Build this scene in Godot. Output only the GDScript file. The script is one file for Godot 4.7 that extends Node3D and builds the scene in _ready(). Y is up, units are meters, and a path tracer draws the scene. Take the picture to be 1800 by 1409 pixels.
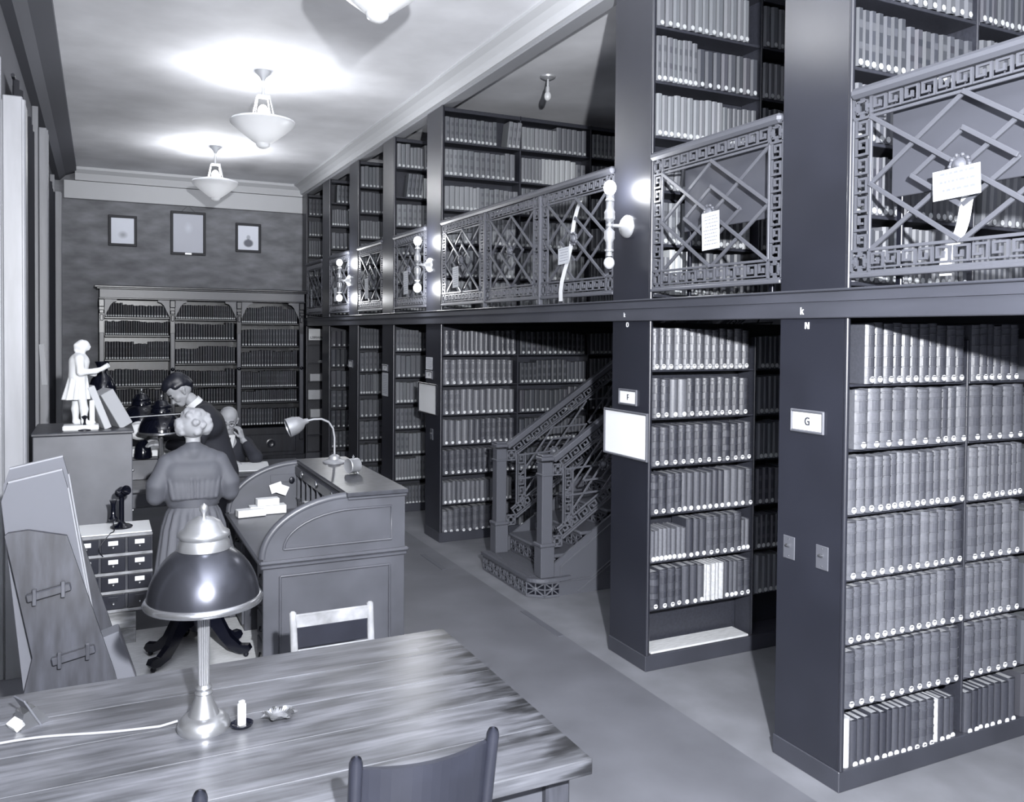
extends Node3D
# A law library reading room with two tiers of book stacks, photographed by flash about 1920.
# Room axes: x to the stacks, -z down the room, y up; the camera stands at x 0, z 0.

const ALBEDO := 0.68   # how much light a surface noted as full white sends back

var M := {}
var tex := {}
var taken := {}
var meshes := {}
var rng := RandomNumberGenerator.new()


class Builder:
	var v := PackedVector3Array()
	var n := PackedVector3Array()
	var c := PackedColorArray()
	var col := Color(1, 1, 1)
	var x := Transform3D.IDENTITY

	func at(o: Vector3, b := Basis.IDENTITY) -> Builder:
		x = Transform3D(b, o)
		return self

	func put(a: Vector3, b: Vector3, d: Vector3, na: Vector3, nb: Vector3, nd: Vector3) -> void:
		v.append_array(PackedVector3Array([x * a, x * d, x * b]))
		n.append_array(PackedVector3Array([(x.basis * na).normalized(), (x.basis * nd).normalized(), (x.basis * nb).normalized()]))
		c.append_array(PackedColorArray([col, col, col]))

	func tri(a: Vector3, b: Vector3, d: Vector3) -> void:
		var w := (b - a).cross(d - a)
		if w.length_squared() > 0.0:
			w = w.normalized()
			put(a, b, d, w, w, w)

	func quad(a: Vector3, b: Vector3, d: Vector3, e: Vector3) -> void:
		tri(a, b, d)
		tri(a, d, e)

	func box(o: Vector3, s: Vector3) -> Builder:
		return bevel(o, s, 0.0)

	func bevel(o: Vector3, s: Vector3, b: float) -> Builder:
		var h := s * 0.5
		if b <= 0.0:
			for ax in 3:
				for sg in [-1.0, 1.0]:
					var f := Vector3.ZERO
					f[ax] = sg * h[ax]
					var u := Vector3.ZERO
					u[(ax + 1) % 3] = h[(ax + 1) % 3]
					var w := Vector3.ZERO
					w[(ax + 2) % 3] = h[(ax + 2) % 3] * sg
					quad(o + f - u - w, o + f + u - w, o + f + u + w, o + f - u + w)
			return self
		b = minf(b, minf(h.x, minf(h.y, h.z)) * 0.9)
		for ax in 3:
			var p := (ax + 1) % 3
			var q := (ax + 2) % 3
			for sg in [-1.0, 1.0]:
				var f := Vector3.ZERO
				f[ax] = sg * h[ax]
				var u := Vector3.ZERO
				u[p] = h[p] - b
				var w := Vector3.ZERO
				w[q] = (h[q] - b) * sg
				quad(o + f - u - w, o + f + u - w, o + f + u + w, o + f - u + w)
			for sp in [-1.0, 1.0]:
				for sq in [-1.0, 1.0]:
					var l := Vector3.ZERO
					l[ax] = h[ax] - b
					var e0 := Vector3.ZERO
					e0[p] = sp * h[p]
					e0[q] = sq * (h[q] - b)
					var e1 := Vector3.ZERO
					e1[p] = sp * (h[p] - b)
					e1[q] = sq * h[q]
					if sp * sq > 0.0:
						quad(o + e0 - l, o + e1 - l, o + e1 + l, o + e0 + l)
					else:
						quad(o + e0 - l, o + e0 + l, o + e1 + l, o + e1 - l)
		for sx in [-1.0, 1.0]:
			for sy in [-1.0, 1.0]:
				for sz in [-1.0, 1.0]:
					var a := o + Vector3(sx * h.x, sy * (h.y - b), sz * (h.z - b))
					var d := o + Vector3(sx * (h.x - b), sy * h.y, sz * (h.z - b))
					var e := o + Vector3(sx * (h.x - b), sy * (h.y - b), sz * h.z)
					if sx * sy * sz > 0.0:
						tri(a, d, e)
					else:
						tri(a, e, d)
		return self

	# a round bar along a row of points; radii may be one number or one per point
	func tube(pts: Array, r: Variant, sides := 8, caps := true) -> Builder:
		var rings := []
		var norms := []
		var up := Vector3.ZERO
		for i in pts.size():
			var t: Vector3 = (pts[mini(i + 1, pts.size() - 1)] - pts[maxi(i - 1, 0)]).normalized()
			if up == Vector3.ZERO:
				up = (Vector3.UP if absf(t.y) < 0.9 else Vector3.RIGHT).cross(t).normalized()
			up = (up - t * up.dot(t)).normalized()
			var sd := t.cross(up)
			var ring := []
			var nn := []
			var rad: float = r[i] if r is Array else r
			for k in sides:
				var a := TAU * k / sides
				var d := up * cos(a) + sd * sin(a)
				ring.append(pts[i] + d * rad)
				nn.append(d)
			rings.append(ring)
			norms.append(nn)
		for i in pts.size() - 1:
			for k in sides:
				var j := (k + 1) % sides
				put(rings[i][k], rings[i][j], rings[i + 1][j], norms[i][k], norms[i][j], norms[i + 1][j])
				put(rings[i][k], rings[i + 1][j], rings[i + 1][k], norms[i][k], norms[i + 1][j], norms[i + 1][k])
		if caps:
			for k in range(1, sides - 1):
				tri(rings[0][0], rings[0][k + 1], rings[0][k])
				tri(rings[-1][0], rings[-1][k], rings[-1][k + 1])
		return self

	# a square bar between two points
	func bar(a: Vector3, b: Vector3, w: float, d: float, up := Vector3.UP) -> Builder:
		var z := (b - a).normalized()
		var xx := up.cross(z).normalized()
		var yy := z.cross(xx)
		var keep := x
		x = x * Transform3D(Basis(xx, yy, z), (a + b) * 0.5)
		bevel(Vector3.ZERO, Vector3(w, d, (b - a).length()), minf(w, d) * 0.14)
		x = keep
		return self

	# turn a profile of (radius, height) points about y
	func lathe(pro: Array, seg := 24, sharp := 0.7) -> Builder:
		var fn := []
		for i in pro.size() - 1:
			var e: Vector2 = pro[i + 1] - pro[i]
			fn.append(Vector2(e.y, -e.x).normalized())
		for i in pro.size() - 1:
			var n0: Vector2 = fn[i]
			var n1: Vector2 = fn[i]
			if i > 0 and fn[i].dot(fn[i - 1]) > sharp:
				n0 = (fn[i] + fn[i - 1]).normalized()
			if i < pro.size() - 2 and fn[i].dot(fn[i + 1]) > sharp:
				n1 = (fn[i] + fn[i + 1]).normalized()
			for k in seg:
				var a := TAU * k / seg
				var b := TAU * (k + 1) / seg
				var da := Vector3(cos(a), 0, sin(a))
				var db := Vector3(cos(b), 0, sin(b))
				var p0: Vector3 = da * pro[i].x + Vector3.UP * pro[i].y
				var p1: Vector3 = db * pro[i].x + Vector3.UP * pro[i].y
				var p2: Vector3 = db * pro[i + 1].x + Vector3.UP * pro[i + 1].y
				var p3: Vector3 = da * pro[i + 1].x + Vector3.UP * pro[i + 1].y
				var a0 := da * n0.x + Vector3.UP * n0.y
				var b0 := db * n0.x + Vector3.UP * n0.y
				var a1 := da * n1.x + Vector3.UP * n1.y
				var b1 := db * n1.x + Vector3.UP * n1.y
				if pro[i].x > 0.0001:
					put(p0, p2, p1, a0, b1, b0)
				if pro[i + 1].x > 0.0001:
					put(p0, p3, p2, a0, a1, b1)
		return self

	func ball(o: Vector3, r: Vector3, seg := 16) -> Builder:
		var half := seg / 2
		for i in half:
			for k in seg:
				var q := []
				for e in [[i, k], [i + 1, k], [i + 1, k + 1], [i, k + 1]]:
					var th: float = PI * e[0] / half
					var ph: float = TAU * e[1] / seg
					q.append(Vector3(sin(th) * cos(ph), cos(th), sin(th) * sin(ph)))
				var w := []
				for d in q:
					w.append((d / r).normalized())
				if i > 0:
					put(o + q[0] * r, o + q[3] * r, o + q[2] * r, w[0], w[3], w[2])
				if i < half - 1:
					put(o + q[0] * r, o + q[2] * r, o + q[1] * r, w[0], w[2], w[1])
		return self

	# a flat outline in x, y given thickness from z0 to z1
	func slab(poly: PackedVector2Array, z0: float, z1: float) -> Builder:
		if Geometry2D.is_polygon_clockwise(poly):
			poly.reverse()
		var idx := Geometry2D.triangulate_polygon(poly)
		for i in range(0, idx.size(), 3):
			var a := poly[idx[i]]
			var b := poly[idx[i + 1]]
			var d := poly[idx[i + 2]]
			if (b - a).cross(d - a) < 0:
				var s := b
				b = d
				d = s
			tri(Vector3(a.x, a.y, z1), Vector3(b.x, b.y, z1), Vector3(d.x, d.y, z1))
			tri(Vector3(a.x, a.y, z0), Vector3(d.x, d.y, z0), Vector3(b.x, b.y, z0))
		for i in poly.size():
			var a := poly[i]
			var b := poly[(i + 1) % poly.size()]
			quad(Vector3(a.x, a.y, z0), Vector3(b.x, b.y, z0), Vector3(b.x, b.y, z1), Vector3(a.x, a.y, z1))
		return self

	func mesh() -> ArrayMesh:
		var m := ArrayMesh.new()
		var arr := []
		arr.resize(Mesh.ARRAY_MAX)
		arr[Mesh.ARRAY_VERTEX] = v
		arr[Mesh.ARRAY_NORMAL] = n
		arr[Mesh.ARRAY_COLOR] = c
		m.add_surface_from_arrays(Mesh.PRIMITIVE_TRIANGLES, arr)
		return m


func nb() -> Builder:
	return Builder.new()


# the cool black-and-white tone of the print: l is a grey from 0 to 255
func g(l: float) -> Color:
	var c := Color((l - 2.0) / 255.0, l / 255.0, minf(255.0, l + 3.0 + 9.0 * (1.0 - l / 255.0)) / 255.0).srgb_to_linear() * ALBEDO
	c.a = 1.0
	return c.linear_to_srgb()


func noise_tex(key: String, freq: float, lo: float, hi: float, oct := 4, normal := false, sd := 1) -> NoiseTexture2D:
	if tex.has(key):
		return tex[key]
	var f := FastNoiseLite.new()
	f.seed = sd
	f.frequency = freq
	f.fractal_octaves = oct
	f.noise_type = FastNoiseLite.TYPE_SIMPLEX_SMOOTH
	var t := NoiseTexture2D.new()
	t.width = 512
	t.height = 512
	t.seamless = true
	t.noise = f
	if normal:
		t.as_normal_map = true
		t.bump_strength = 4.0
	else:
		var r := Gradient.new()
		r.set_color(0, Color(lo, lo, lo))
		r.set_color(1, Color(hi, hi, hi))
		t.color_ramp = r
	tex[key] = t
	return t


func mat(key: String, l: float, rough := 0.6, metal := 0.0, spec := 0.5) -> StandardMaterial3D:
	var m := StandardMaterial3D.new()
	m.resource_name = key
	m.albedo_color = g(l)
	m.roughness = rough
	m.metallic = metal
	m.metallic_specular = spec
	M[key] = m
	return m


# lay one of the shared noise pictures over a material, in world or own axes
func grained(m: StandardMaterial3D, t: Texture2D, scale: Vector3, world := true) -> StandardMaterial3D:
	m.albedo_texture = t
	m.uv1_triplanar = true
	m.uv1_world_triplanar = world
	m.uv1_scale = scale
	return m


func numbered(called: String) -> String:
	var k: int = taken.get(called, 0)
	taken[called] = k + 1
	return called if k == 0 else "%s_%03d" % [called, k]


func tag(o: Node3D, label: String, category: String, group := "", kind := "") -> Node3D:
	o.set_meta("label", label)
	o.set_meta("category", category)
	if group:
		o.set_meta("group", group)
	if kind:
		o.set_meta("kind", kind)
	return o


func thing(called: String, label: String, category: String, where := Vector3.ZERO, turn := 0.0, group := "") -> Node3D:
	var o := Node3D.new()
	o.name = numbered(called)
	add_child(o)
	o.position = where
	o.rotation.y = turn
	return tag(o, label, category, group)


func part(called: String, b: Variant, m: Material, parent: Node3D, where := Vector3.ZERO, turn := Vector3.ZERO) -> MeshInstance3D:
	var o := MeshInstance3D.new()
	o.mesh = b.mesh() if b is Builder else b
	o.material_override = m
	o.name = numbered(called) if parent == self else called
	parent.add_child(o, true)
	o.position = where
	o.rotation = turn
	return o


func struct(called: String, b: Variant, m: Material, label: String, category: String) -> MeshInstance3D:
	var o := part(called, b, m, self)
	tag(o, label, category, "", "structure")
	return o


func single(called: String, b: Variant, m: Material, label: String, category: String, where := Vector3.ZERO, turn := Vector3.ZERO, group := "") -> MeshInstance3D:
	var o := part(called, b, m, self, where, turn)
	tag(o, label, category, group)
	return o


func omni(called: String, parent: Node3D, where: Vector3, energy: float, size := 0.03) -> OmniLight3D:
	var l := OmniLight3D.new()
	l.name = called
	l.light_energy = energy
	l.light_color = Color(0.985, 0.99, 1.0)
	l.omni_range = 30.0
	l.omni_attenuation = 2.0
	l.light_size = size
	l.shadow_enabled = true
	parent.add_child(l, true)
	l.position = where
	return l


# small lines of illegible print on a card: dashes of ink on paper
func print_tex(key: String, sd: int, lines: int, paper := 0.9) -> ImageTexture:
	if tex.has(key):
		return tex[key]
	var r := RandomNumberGenerator.new()
	r.seed = sd
	var im := Image.create(96, 96, false, Image.FORMAT_RGB8)
	im.fill(Color(paper - 0.01, paper - 0.005, paper + 0.01))
	var step := 80.0 / lines
	for i in lines:
		var px := 10 + r.randi_range(0, 10)
		while px < 84:
			var w := r.randi_range(3, 11)
			im.fill_rect(Rect2i(px, int(10 + i * step), mini(w, 88 - px), maxi(2, int(step * 0.3))), Color(0.55, 0.56, 0.6))
			px += w + 3
	tex[key] = ImageTexture.create_from_image(im)
	return tex[key]


func printed(key: String, sd: int, lines: int) -> StandardMaterial3D:
	if M.has(key):
		return M[key]
	var m := mat(key, 235, 0.8)
	m.albedo_texture = print_tex(key, sd, lines)
	return m


# a flat card standing in x, y that carries its print on the +z face
func card(w: float, h: float) -> ArrayMesh:
	var key := "card%.3f_%.3f" % [w, h]
	if meshes.has(key):
		return meshes[key]
	var st := SurfaceTool.new()
	st.begin(Mesh.PRIMITIVE_TRIANGLES)
	var t := 0.0015
	for f in [[1.0, t], [-1.0, -t]]:
		st.set_normal(Vector3(0, 0, f[0]))
		var q := [Vector2(-1, -1), Vector2(1, -1), Vector2(1, 1), Vector2(-1, 1)]
		var order := [0, 2, 1, 0, 3, 2] if f[0] > 0 else [0, 1, 2, 0, 2, 3]
		for i in order:
			st.set_uv(Vector2((q[i].x + 1) * 0.5, (1 - q[i].y) * 0.5))
			st.add_vertex(Vector3(q[i].x * w * 0.5, q[i].y * h * 0.5, f[1]))
	meshes[key] = st.commit()
	return meshes[key]


func letters(text: String, size: float, depth := 0.002) -> TextMesh:
	var t := TextMesh.new()
	t.text = text
	var f := SystemFont.new()
	f.font_names = PackedStringArray(["Droid Sans"])
	f.font_weight = 700
	t.font = f
	t.font_size = 32
	t.pixel_size = size / 24.0
	t.depth = depth
	return t


func _ready() -> void:
	rng.seed = 1921
	setup_view()
	make_materials()
	build_room()
	build_flash()
	build_stacks()
	build_gallery()
	build_staircase()
	build_wall_bookcase()
	close_mass()
	build_lamps()
	build_signs()
	build_furniture()
	build_people()


func setup_view() -> void:
	var cam := Camera3D.new()
	cam.name = "camera"
	cam.position = Vector3(0, 2.15, 0)
	cam.basis = Basis.from_euler(Vector3(-0.0215898, -0.4520198, 0.0080912), EULER_ORDER_YXZ)
	cam.set_frustum(0.05 * 1409.0 / 1493.92, Vector2(0, -0.05 * 87.98 / 1493.92), 0.05, 60.0)
	add_child(cam)
	cam.current = true
	var we := WorldEnvironment.new()
	we.name = "environment"
	var e := Environment.new()
	e.background_mode = Environment.BG_COLOR
	e.background_color = Color(0.01, 0.011, 0.02)
	e.tonemap_mode = Environment.TONE_MAPPER_LINEAR
	e.tonemap_exposure = 1.5
	e.sdfgi_enabled = true
	e.ssao_enabled = true
	e.ssil_enabled = true
	we.environment = e
	add_child(we)


const FLASH := Vector3(0.35, 2.75, 0.42)
const FLASH_ENERGY := 56.0
const CEILING_ENERGY := 1.1
const SCONCE_ENERGY := 0.3


# the photographer's flash lamp stands a little behind and above the camera: every hard shadow in the stacks points back to it
func build_flash() -> void:
	var t := thing("flash_lamp", "flash lamp with a round reflector on a tall tripod stand", "lamp", Vector3(FLASH.x, 0, FLASH.z))
	part("pole", nb().tube([Vector3(0, 0.5, 0.12), Vector3(0, FLASH.y - 0.02, 0.12)], 0.012), M.black_metal, t)
	for k in 3:
		var a := TAU * k / 3.0 + 0.5
		part("leg", nb().tube([Vector3(0, 0.9, 0.12), Vector3(cos(a) * 0.28, 0.01, 0.12 + sin(a) * 0.28)], 0.009), M.black_metal, t)
	part("reflector", nb().at(Vector3(0, FLASH.y, 0.1), Basis(Vector3.RIGHT, -PI / 2)).lathe([Vector2(0.02, 0.0), Vector2(0.07, 0.015), Vector2(0.1, 0.05), Vector2(0.104, 0.05), Vector2(0.074, 0.008), Vector2(0.02, -0.008)], 24), M.nickel, t)
	part("bulb", nb().ball(Vector3(0, FLASH.y, 0.03), Vector3(0.03, 0.03, 0.03), 12), M.glow, t)
	omni("flash_light", t, Vector3(0, FLASH.y, -0.02), FLASH_ENERGY, 0.05)


func make_materials() -> void:
	var cloud := noise_tex("cloud", 0.006, 0.86, 1.0, 5)
	var fine := noise_tex("fine", 0.05, 0.8, 1.0, 4, false, 5)
	var grain := noise_tex("grain", 0.012, 0.62, 1.0, 6, false, 9)
	var streak := noise_tex("streak", 0.008, 0.4, 1.0, 6, false, 14)
	# stack steel: dark enamel with a soft gloss
	grained(mat("steel", 46, 0.34, 0.0, 0.65), cloud, Vector3(0.5, 0.5, 0.5))
	grained(mat("shelf_steel", 62, 0.45), fine, Vector3(1.4, 1.4, 1.4))
	grained(mat("plinth", 70, 0.4), cloud, Vector3(0.8, 0.8, 0.8))
	grained(mat("fascia", 80, 0.4), cloud, Vector3(0.35, 2.0, 0.35))
	mat("iron", 104, 0.45, 0.15)
	mat("iron_dark", 100, 0.42, 0.15)
	mat("black_metal", 28, 0.35, 0.3)
	mat("black_gloss", 16, 0.12)
	mat("nickel", 190, 0.22, 0.9)
	mat("shade_metal", 88, 0.26, 0.85)
	mat("clock_nickel", 178, 0.42, 0.45)
	mat("lamp_nickel", 195, 0.3, 0.85)
	mat("brass", 205, 0.28, 0.75)
	mat("brass_pale", 215, 0.4, 0.5)
	mat("frame_black", 26, 0.6)
	mat("paper", 250, 0.85)
	mat("paper_grey", 200, 0.85)
	mat("ink", 60, 0.8)
	mat("grey_board", 74, 0.8)
	mat("flex", 150, 0.8)
	mat("page", 178, 0.9)
	mat("dot", 240, 0.8)
	mat("gilt", 185, 0.6)
	grained(mat("ceiling_paint", 250, 0.85), cloud, Vector3(0.25, 0.25, 0.25)).albedo_color = Color(0.9, 0.905, 0.925)
	mat("cornice_white", 212, 0.7)
	mat("cornice_grey", 165, 0.7)
	grained(mat("wall_paper", 156, 0.85), noise_tex("weave", 0.012, 0.74, 1.0, 5, false, 21), Vector3(0.3, 0.8, 0.3))
	mat("wall_dark", 92, 0.8)
	mat("wall_plain", 150, 0.85)
	grained(mat("wood_pale", 250, 0.5), fine, Vector3(0.4, 2.0, 3.0))
	grained(mat("casing_wood", 150, 0.45), cloud, Vector3(2.0, 0.3, 2.0))
	grained(mat("floor_light", 140, 0.5), cloud, Vector3(0.7, 0.7, 0.7))
	grained(mat("floor_dark", 118, 0.5), cloud, Vector3(0.5, 0.5, 0.5))
	mat("floor_strip", 98, 0.5)
	grained(mat("oak", 132, 0.35), grain, Vector3(0.5, 2.4, 2.4))
	grained(mat("oak_dark", 84, 0.35), grain, Vector3(2.2, 0.4, 2.2))
	grained(mat("desk_wood", 96, 0.4), noise_tex("soft", 0.006, 0.82, 1.0, 4, false, 3), Vector3(0.7, 0.7, 0.7))
	grained(mat("walnut", 52, 0.3), grain, Vector3(2.0, 0.5, 2.0))
	mat("walnut_light", 80, 0.35)
	grained(mat("board_wood", 72, 0.45), grain, Vector3(2.6, 0.5, 2.6), false)
	mat("portfolio", 96, 0.8)
	mat("portfolio_edge", 140, 0.8)
	grained(mat("cabinet_side", 110, 0.5), cloud, Vector3(0.9, 0.9, 0.9))
	grained(mat("crate_wood", 205, 0.7), streak, Vector3(0.8, 3.0, 0.8))
	var tw := mat("table_wood", 120, 0.3)
	grained(tw, worn_oak(), Vector3(0.5, 1.0, 0.7))
	tw.uv1_offset = Vector3(0.25, 0.0, 0.62)
	grained(mat("chair_dark", 44, 0.28), cloud, Vector3(1.6, 1.6, 1.6))
	grained(mat("chair_light", 185, 0.3), grain, Vector3(1.0, 1.0, 1.0))
	mat("plaster", 240, 0.6)
	mat("skin", 180, 0.55)
	mat("skin_shade", 182, 0.6)
	mat("hair_dark", 34, 0.4)
	mat("hair_grey", 168, 0.7)
	mat("hair_thin", 96, 0.7)
	mat("suit", 40, 0.8)
	mat("suit_soft", 46, 0.85)
	mat("dress", 92, 0.7)
	mat("skirt", 102, 0.75)
	mat("collar", 240, 0.8)
	mat("tie", 84, 0.7)
	mat("curtain", 24, 0.9)
	var sheets := mat("books_bound", 255, 0.55)
	sheets.vertex_color_use_as_albedo = true
	var glow := mat("glow", 255, 0.5)
	glow.emission_enabled = true
	glow.emission = Color(0.97, 0.98, 1.0)
	glow.emission_energy_multiplier = 6.0
	var milk := mat("milk_glass", 225, 0.3)
	milk.backlight_enabled = true
	milk.backlight = Color(0.5, 0.5, 0.5)
	milk.cull_mode = BaseMaterial3D.CULL_DISABLED
	var pane := mat("pane", 200, 0.05)
	pane.transparency = BaseMaterial3D.TRANSPARENCY_ALPHA
	pane.albedo_color.a = 0.12
	var night := mat("night_glass", 20, 0.05)
	night.transparency = BaseMaterial3D.TRANSPARENCY_ALPHA
	night.albedo_color.a = 0.35
	for l in [70, 84, 96, 108, 120, 132, 144, 156]:
		grained(mat("calf%d" % l, l * 0.8, 0.4), noise_tex("leather", 0.04, 0.85, 1.0, 5, false, 33), Vector3(2.6, 2.6, 2.6))
	grained(mat("cover_white", 222, 0.8), fine, Vector3(1.5, 1.5, 1.5))


const XF := 3.118      # the plane of the stack ends
const BACK := -14.75   # the far wall
const TOP := 4.62      # the main ceiling
const MEZZ := 2.367    # gallery floor
const FAR_X := 5.75
const LEFT := -0.62


func build_room() -> void:
	struct("floor", nb().box(Vector3(2.56, -0.06, -6.2), Vector3(7.0, 0.12, 17.6)), M.floor_light, "pale grey linoleum floor that runs in under the book stacks", "floor")
	# the darker runner of the main aisle is laid on top
	struct("floor_runner", nb().box(Vector3(1.175, 0.002, -6.2), Vector3(3.58, 0.004, 17.1)), M.floor_dark, "darker linoleum sheet down the main aisle beside the stacks", "floor")
	for s in [[2.935, -5.51, 0.6], [2.80, -7.41, 0.58]]:
		struct("trim_floor_strip", nb().bevel(Vector3(s[0], 0.006, s[1]), Vector3(0.05, 0.006, s[2]), 0.002), M.floor_strip, "short dark strip let into the aisle floor beside the staircase", "floor strip")
	struct("ceiling", nb().box(Vector3(1.2, TOP + 0.1, -6.2), Vector3(3.9, 0.2, 17.6)), M.ceiling_paint, "white plaster ceiling above the reading room with three hanging lamps", "ceiling")
	struct("ceiling_gallery", nb().box(Vector3(4.5, 4.66, -6.2), Vector3(2.8, 0.2, 17.6)), M.ceiling_paint, "plain plaster ceiling above the upper book stacks", "ceiling")
	struct("wall_back", nb().box(Vector3(2.56, 2.31, BACK - 0.1), Vector3(7.0, 4.7, 0.2)), M.wall_paper, "mottled grey papered end wall with three framed pictures", "wall")
	struct("wall_right", nb().box(Vector3(FAR_X + 0.1, 2.31, -6.2), Vector3(0.2, 4.7, 17.6)), M.wall_dark, "dark wall closing the book stacks", "wall")
	struct("wall_front", nb().box(Vector3(2.56, 2.31, 2.5), Vector3(7.0, 4.7, 0.2)), M.wall_dark, "plain dark wall behind the reading table", "wall")
	# window wall: piers, sill walls and heads leave tall openings
	var lw := nb()
	lw.box(Vector3(LEFT - 0.1, 0.35, -6.2), Vector3(0.2, 0.7, 17.6))
	lw.box(Vector3(LEFT - 0.1, 4.2, -6.2), Vector3(0.2, 0.85, 17.6))
	for s in [[2.5, -1.2], [-5.4, -6.7], [-9.9, -10.9], [-13.3, -15.0]]:
		lw.box(Vector3(LEFT - 0.1, 2.24, (s[0] + s[1]) / 2), Vector3(0.2, 3.1, s[0] - s[1]))
	struct("wall_left", lw, M.wall_dark, "dark window wall with tall openings between wooden piers", "wall")
	var n := 1
	for s in [[-1.2, -5.4], [-6.7, -9.9], [-10.9, -13.3]]:
		window(n, s[0], s[1])
		n += 1
	# casings and piers of the window wall, seen edge on
	pier(-6.0, -0.407, 3.54, "pale wooden window pier, broadest of the row, behind the portfolio rack")
	pier(-10.0, -0.475, 4.19, "grey wooden window pier beyond the wall cabinet")
	pier(-13.5, -0.475, 4.05, "narrow wooden window pier next to the papered end wall")
	for c in [[-7.3, -9.2, "long dark curtain hanging between the first two window piers"], [-10.9, -13.1, "long dark curtain hanging by the narrow window pier"]]:
		curtain(c[0], c[1], c[2])
	# cornices
	var cb := nb()
	cb.box(Vector3(1.32, 4.285, BACK + 0.045), Vector3(3.6, 0.27, 0.09))
	var p := PackedVector2Array([Vector2(0, 0), Vector2(0.09, 0), Vector2(0.1, 0.03), Vector2(0.13, 0.1), Vector2(0.2, 0.15), Vector2(0.2, 0.19), Vector2(0, 0.19)])
	cb.at(Vector3(-0.33, 4.43, BACK), Basis(Vector3(0, 0, 1), Vector3.UP, Vector3(-1, 0, 0))).slab(p, -3.45, 0.0)
	struct("trim_cornice", cb, M.cornice_white, "broad white stepped cornice along the top of the papered wall", "cornice")
	var cr := nb()
	var q := PackedVector2Array([Vector2(0, 0), Vector2(-0.03, 0), Vector2(-0.045, 0.03), Vector2(-0.05, 0.06), Vector2(-0.1, 0.1), Vector2(-0.16, 0.125), Vector2(-0.16, 0.153), Vector2(0, 0.153)])
	cr.at(Vector3(XF, 4.467, 0)).slab(q, BACK, 2.4)
	struct("trim_cornice_aisle", cr, M.cornice_white, "white moulded cornice running above the stack ends", "cornice")
	struct("trim_beam", nb().bevel(Vector3(3.188, 4.53, -6.2), Vector3(0.14, 0.18, 17.2), 0.008), M.cornice_grey, "grey beam resting on the tops of the upper stacks", "beam")
	var cl := nb()
	cl.at(Vector3(LEFT, 4.42, 0)).slab(PackedVector2Array([Vector2(0, 0), Vector2(0.08, 0), Vector2(0.16, 0.08), Vector2(0.31, 0.14), Vector2(0.31, 0.2), Vector2(0, 0.2)]), BACK, 2.4)
	struct("trim_cornice_window", cl, M.wall_dark, "dark moulded cornice above the window wall", "cornice")
	struct("baseboard_back", nb().bevel(Vector3(1.3, 0.09, BACK + 0.012), Vector3(3.6, 0.18, 0.024), 0.006), M.walnut, "dark skirting board under the papered wall", "baseboard")
	struct("baseboard_left", nb().bevel(Vector3(LEFT + 0.012, 0.09, -6.2), Vector3(0.024, 0.18, 17.0), 0.006), M.walnut, "dark skirting board under the window wall", "baseboard")


func window(n: int, z0: float, z1: float) -> void:
	var mid := (z0 + z1) / 2
	var w := z0 - z1
	var f := nb()
	for z in [z0 - 0.04, z1 + 0.04, mid]:
		f.bevel(Vector3(LEFT - 0.08, 2.24, z), Vector3(0.07, 3.1, 0.08), 0.006)
	for y in [0.73, 2.3, 3.76]:
		f.bevel(Vector3(LEFT - 0.08, y, mid), Vector3(0.068, 0.08, w - 0.001), 0.006)
	var o := struct("window_%d" % n, f, M.casing_wood, ["tall wooden sash window opposite the reading table", "tall wooden sash window behind the wall cabinet", "tall wooden sash window nearest the papered end wall"][n - 1], "window")
	for k in 2:
		for y in [1.515, 3.03]:
			var zz := mid + (0.5 - k) * w * 0.5
			part("pane", nb().box(Vector3(LEFT - 0.1, y, zz), Vector3(0.004, 1.5, w / 2 - 0.07)), M.night_glass, o)


func pier(z: float, x1: float, h: float, label: String) -> void:
	var m: Material = M.casing_wood
	var o := struct("trim_window_pier", nb().bevel(Vector3((LEFT + x1) / 2 + 0.03, h / 2, z - 0.11), Vector3(x1 - LEFT - 0.06, h, 0.22), 0.008), m, label, "window pier")
	var w := x1 - LEFT
	part("casing_strip", nb().bevel(Vector3(x1 - w * 0.3, (h + 0.02) / 2, z + 0.012), Vector3(w * 0.5, h + 0.02, 0.03), 0.006), m, o)
	part("casing_strip", nb().bevel(Vector3(LEFT + w * 0.22, (h + 0.25) / 2, z + 0.006), Vector3(w * 0.4, h + 0.25, 0.02), 0.006), m, o)
	part("edge_moulding", nb().tube([Vector3(x1 - 0.01, 0.02, z + 0.01), Vector3(x1 - 0.01, h, z + 0.01)], 0.016, 10), m, o)


func curtain(z0: float, z1: float, label: String) -> void:
	var b := nb()
	var n := int((z0 - z1) / 0.06)
	var pts := []
	for i in n + 1:
		var z := lerpf(z0, z1, float(i) / n)
		pts.append(Vector3(LEFT + 0.055 + 0.03 * sin(i * 1.25) + 0.008 * sin(i * 0.37), 0, z))
	for i in n:
		for s in [0.0, 0.008]:
			var a: Vector3 = pts[i] - Vector3(s, 0, 0)
			var d: Vector3 = pts[i + 1] - Vector3(s, 0, 0)
			if s == 0.0:
				b.quad(a + Vector3(0, 0.25, 0), d + Vector3(0, 0.25, 0), d + Vector3(0, 4.0, 0), a + Vector3(0, 4.0, 0))
			else:
				b.quad(d + Vector3(0, 0.25, 0), a + Vector3(0, 0.25, 0), a + Vector3(0, 4.0, 0), d + Vector3(0, 4.0, 0))
	var t := thing("curtain", label, "curtain")
	part("cloth", b, M.curtain, t)
	part("curtain_rod", nb().tube([Vector3(LEFT + 0.055, 4.0, z0 + 0.08), Vector3(LEFT + 0.055, 4.0, z1 - 0.08)], 0.014), M.black_metal, t)


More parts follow.
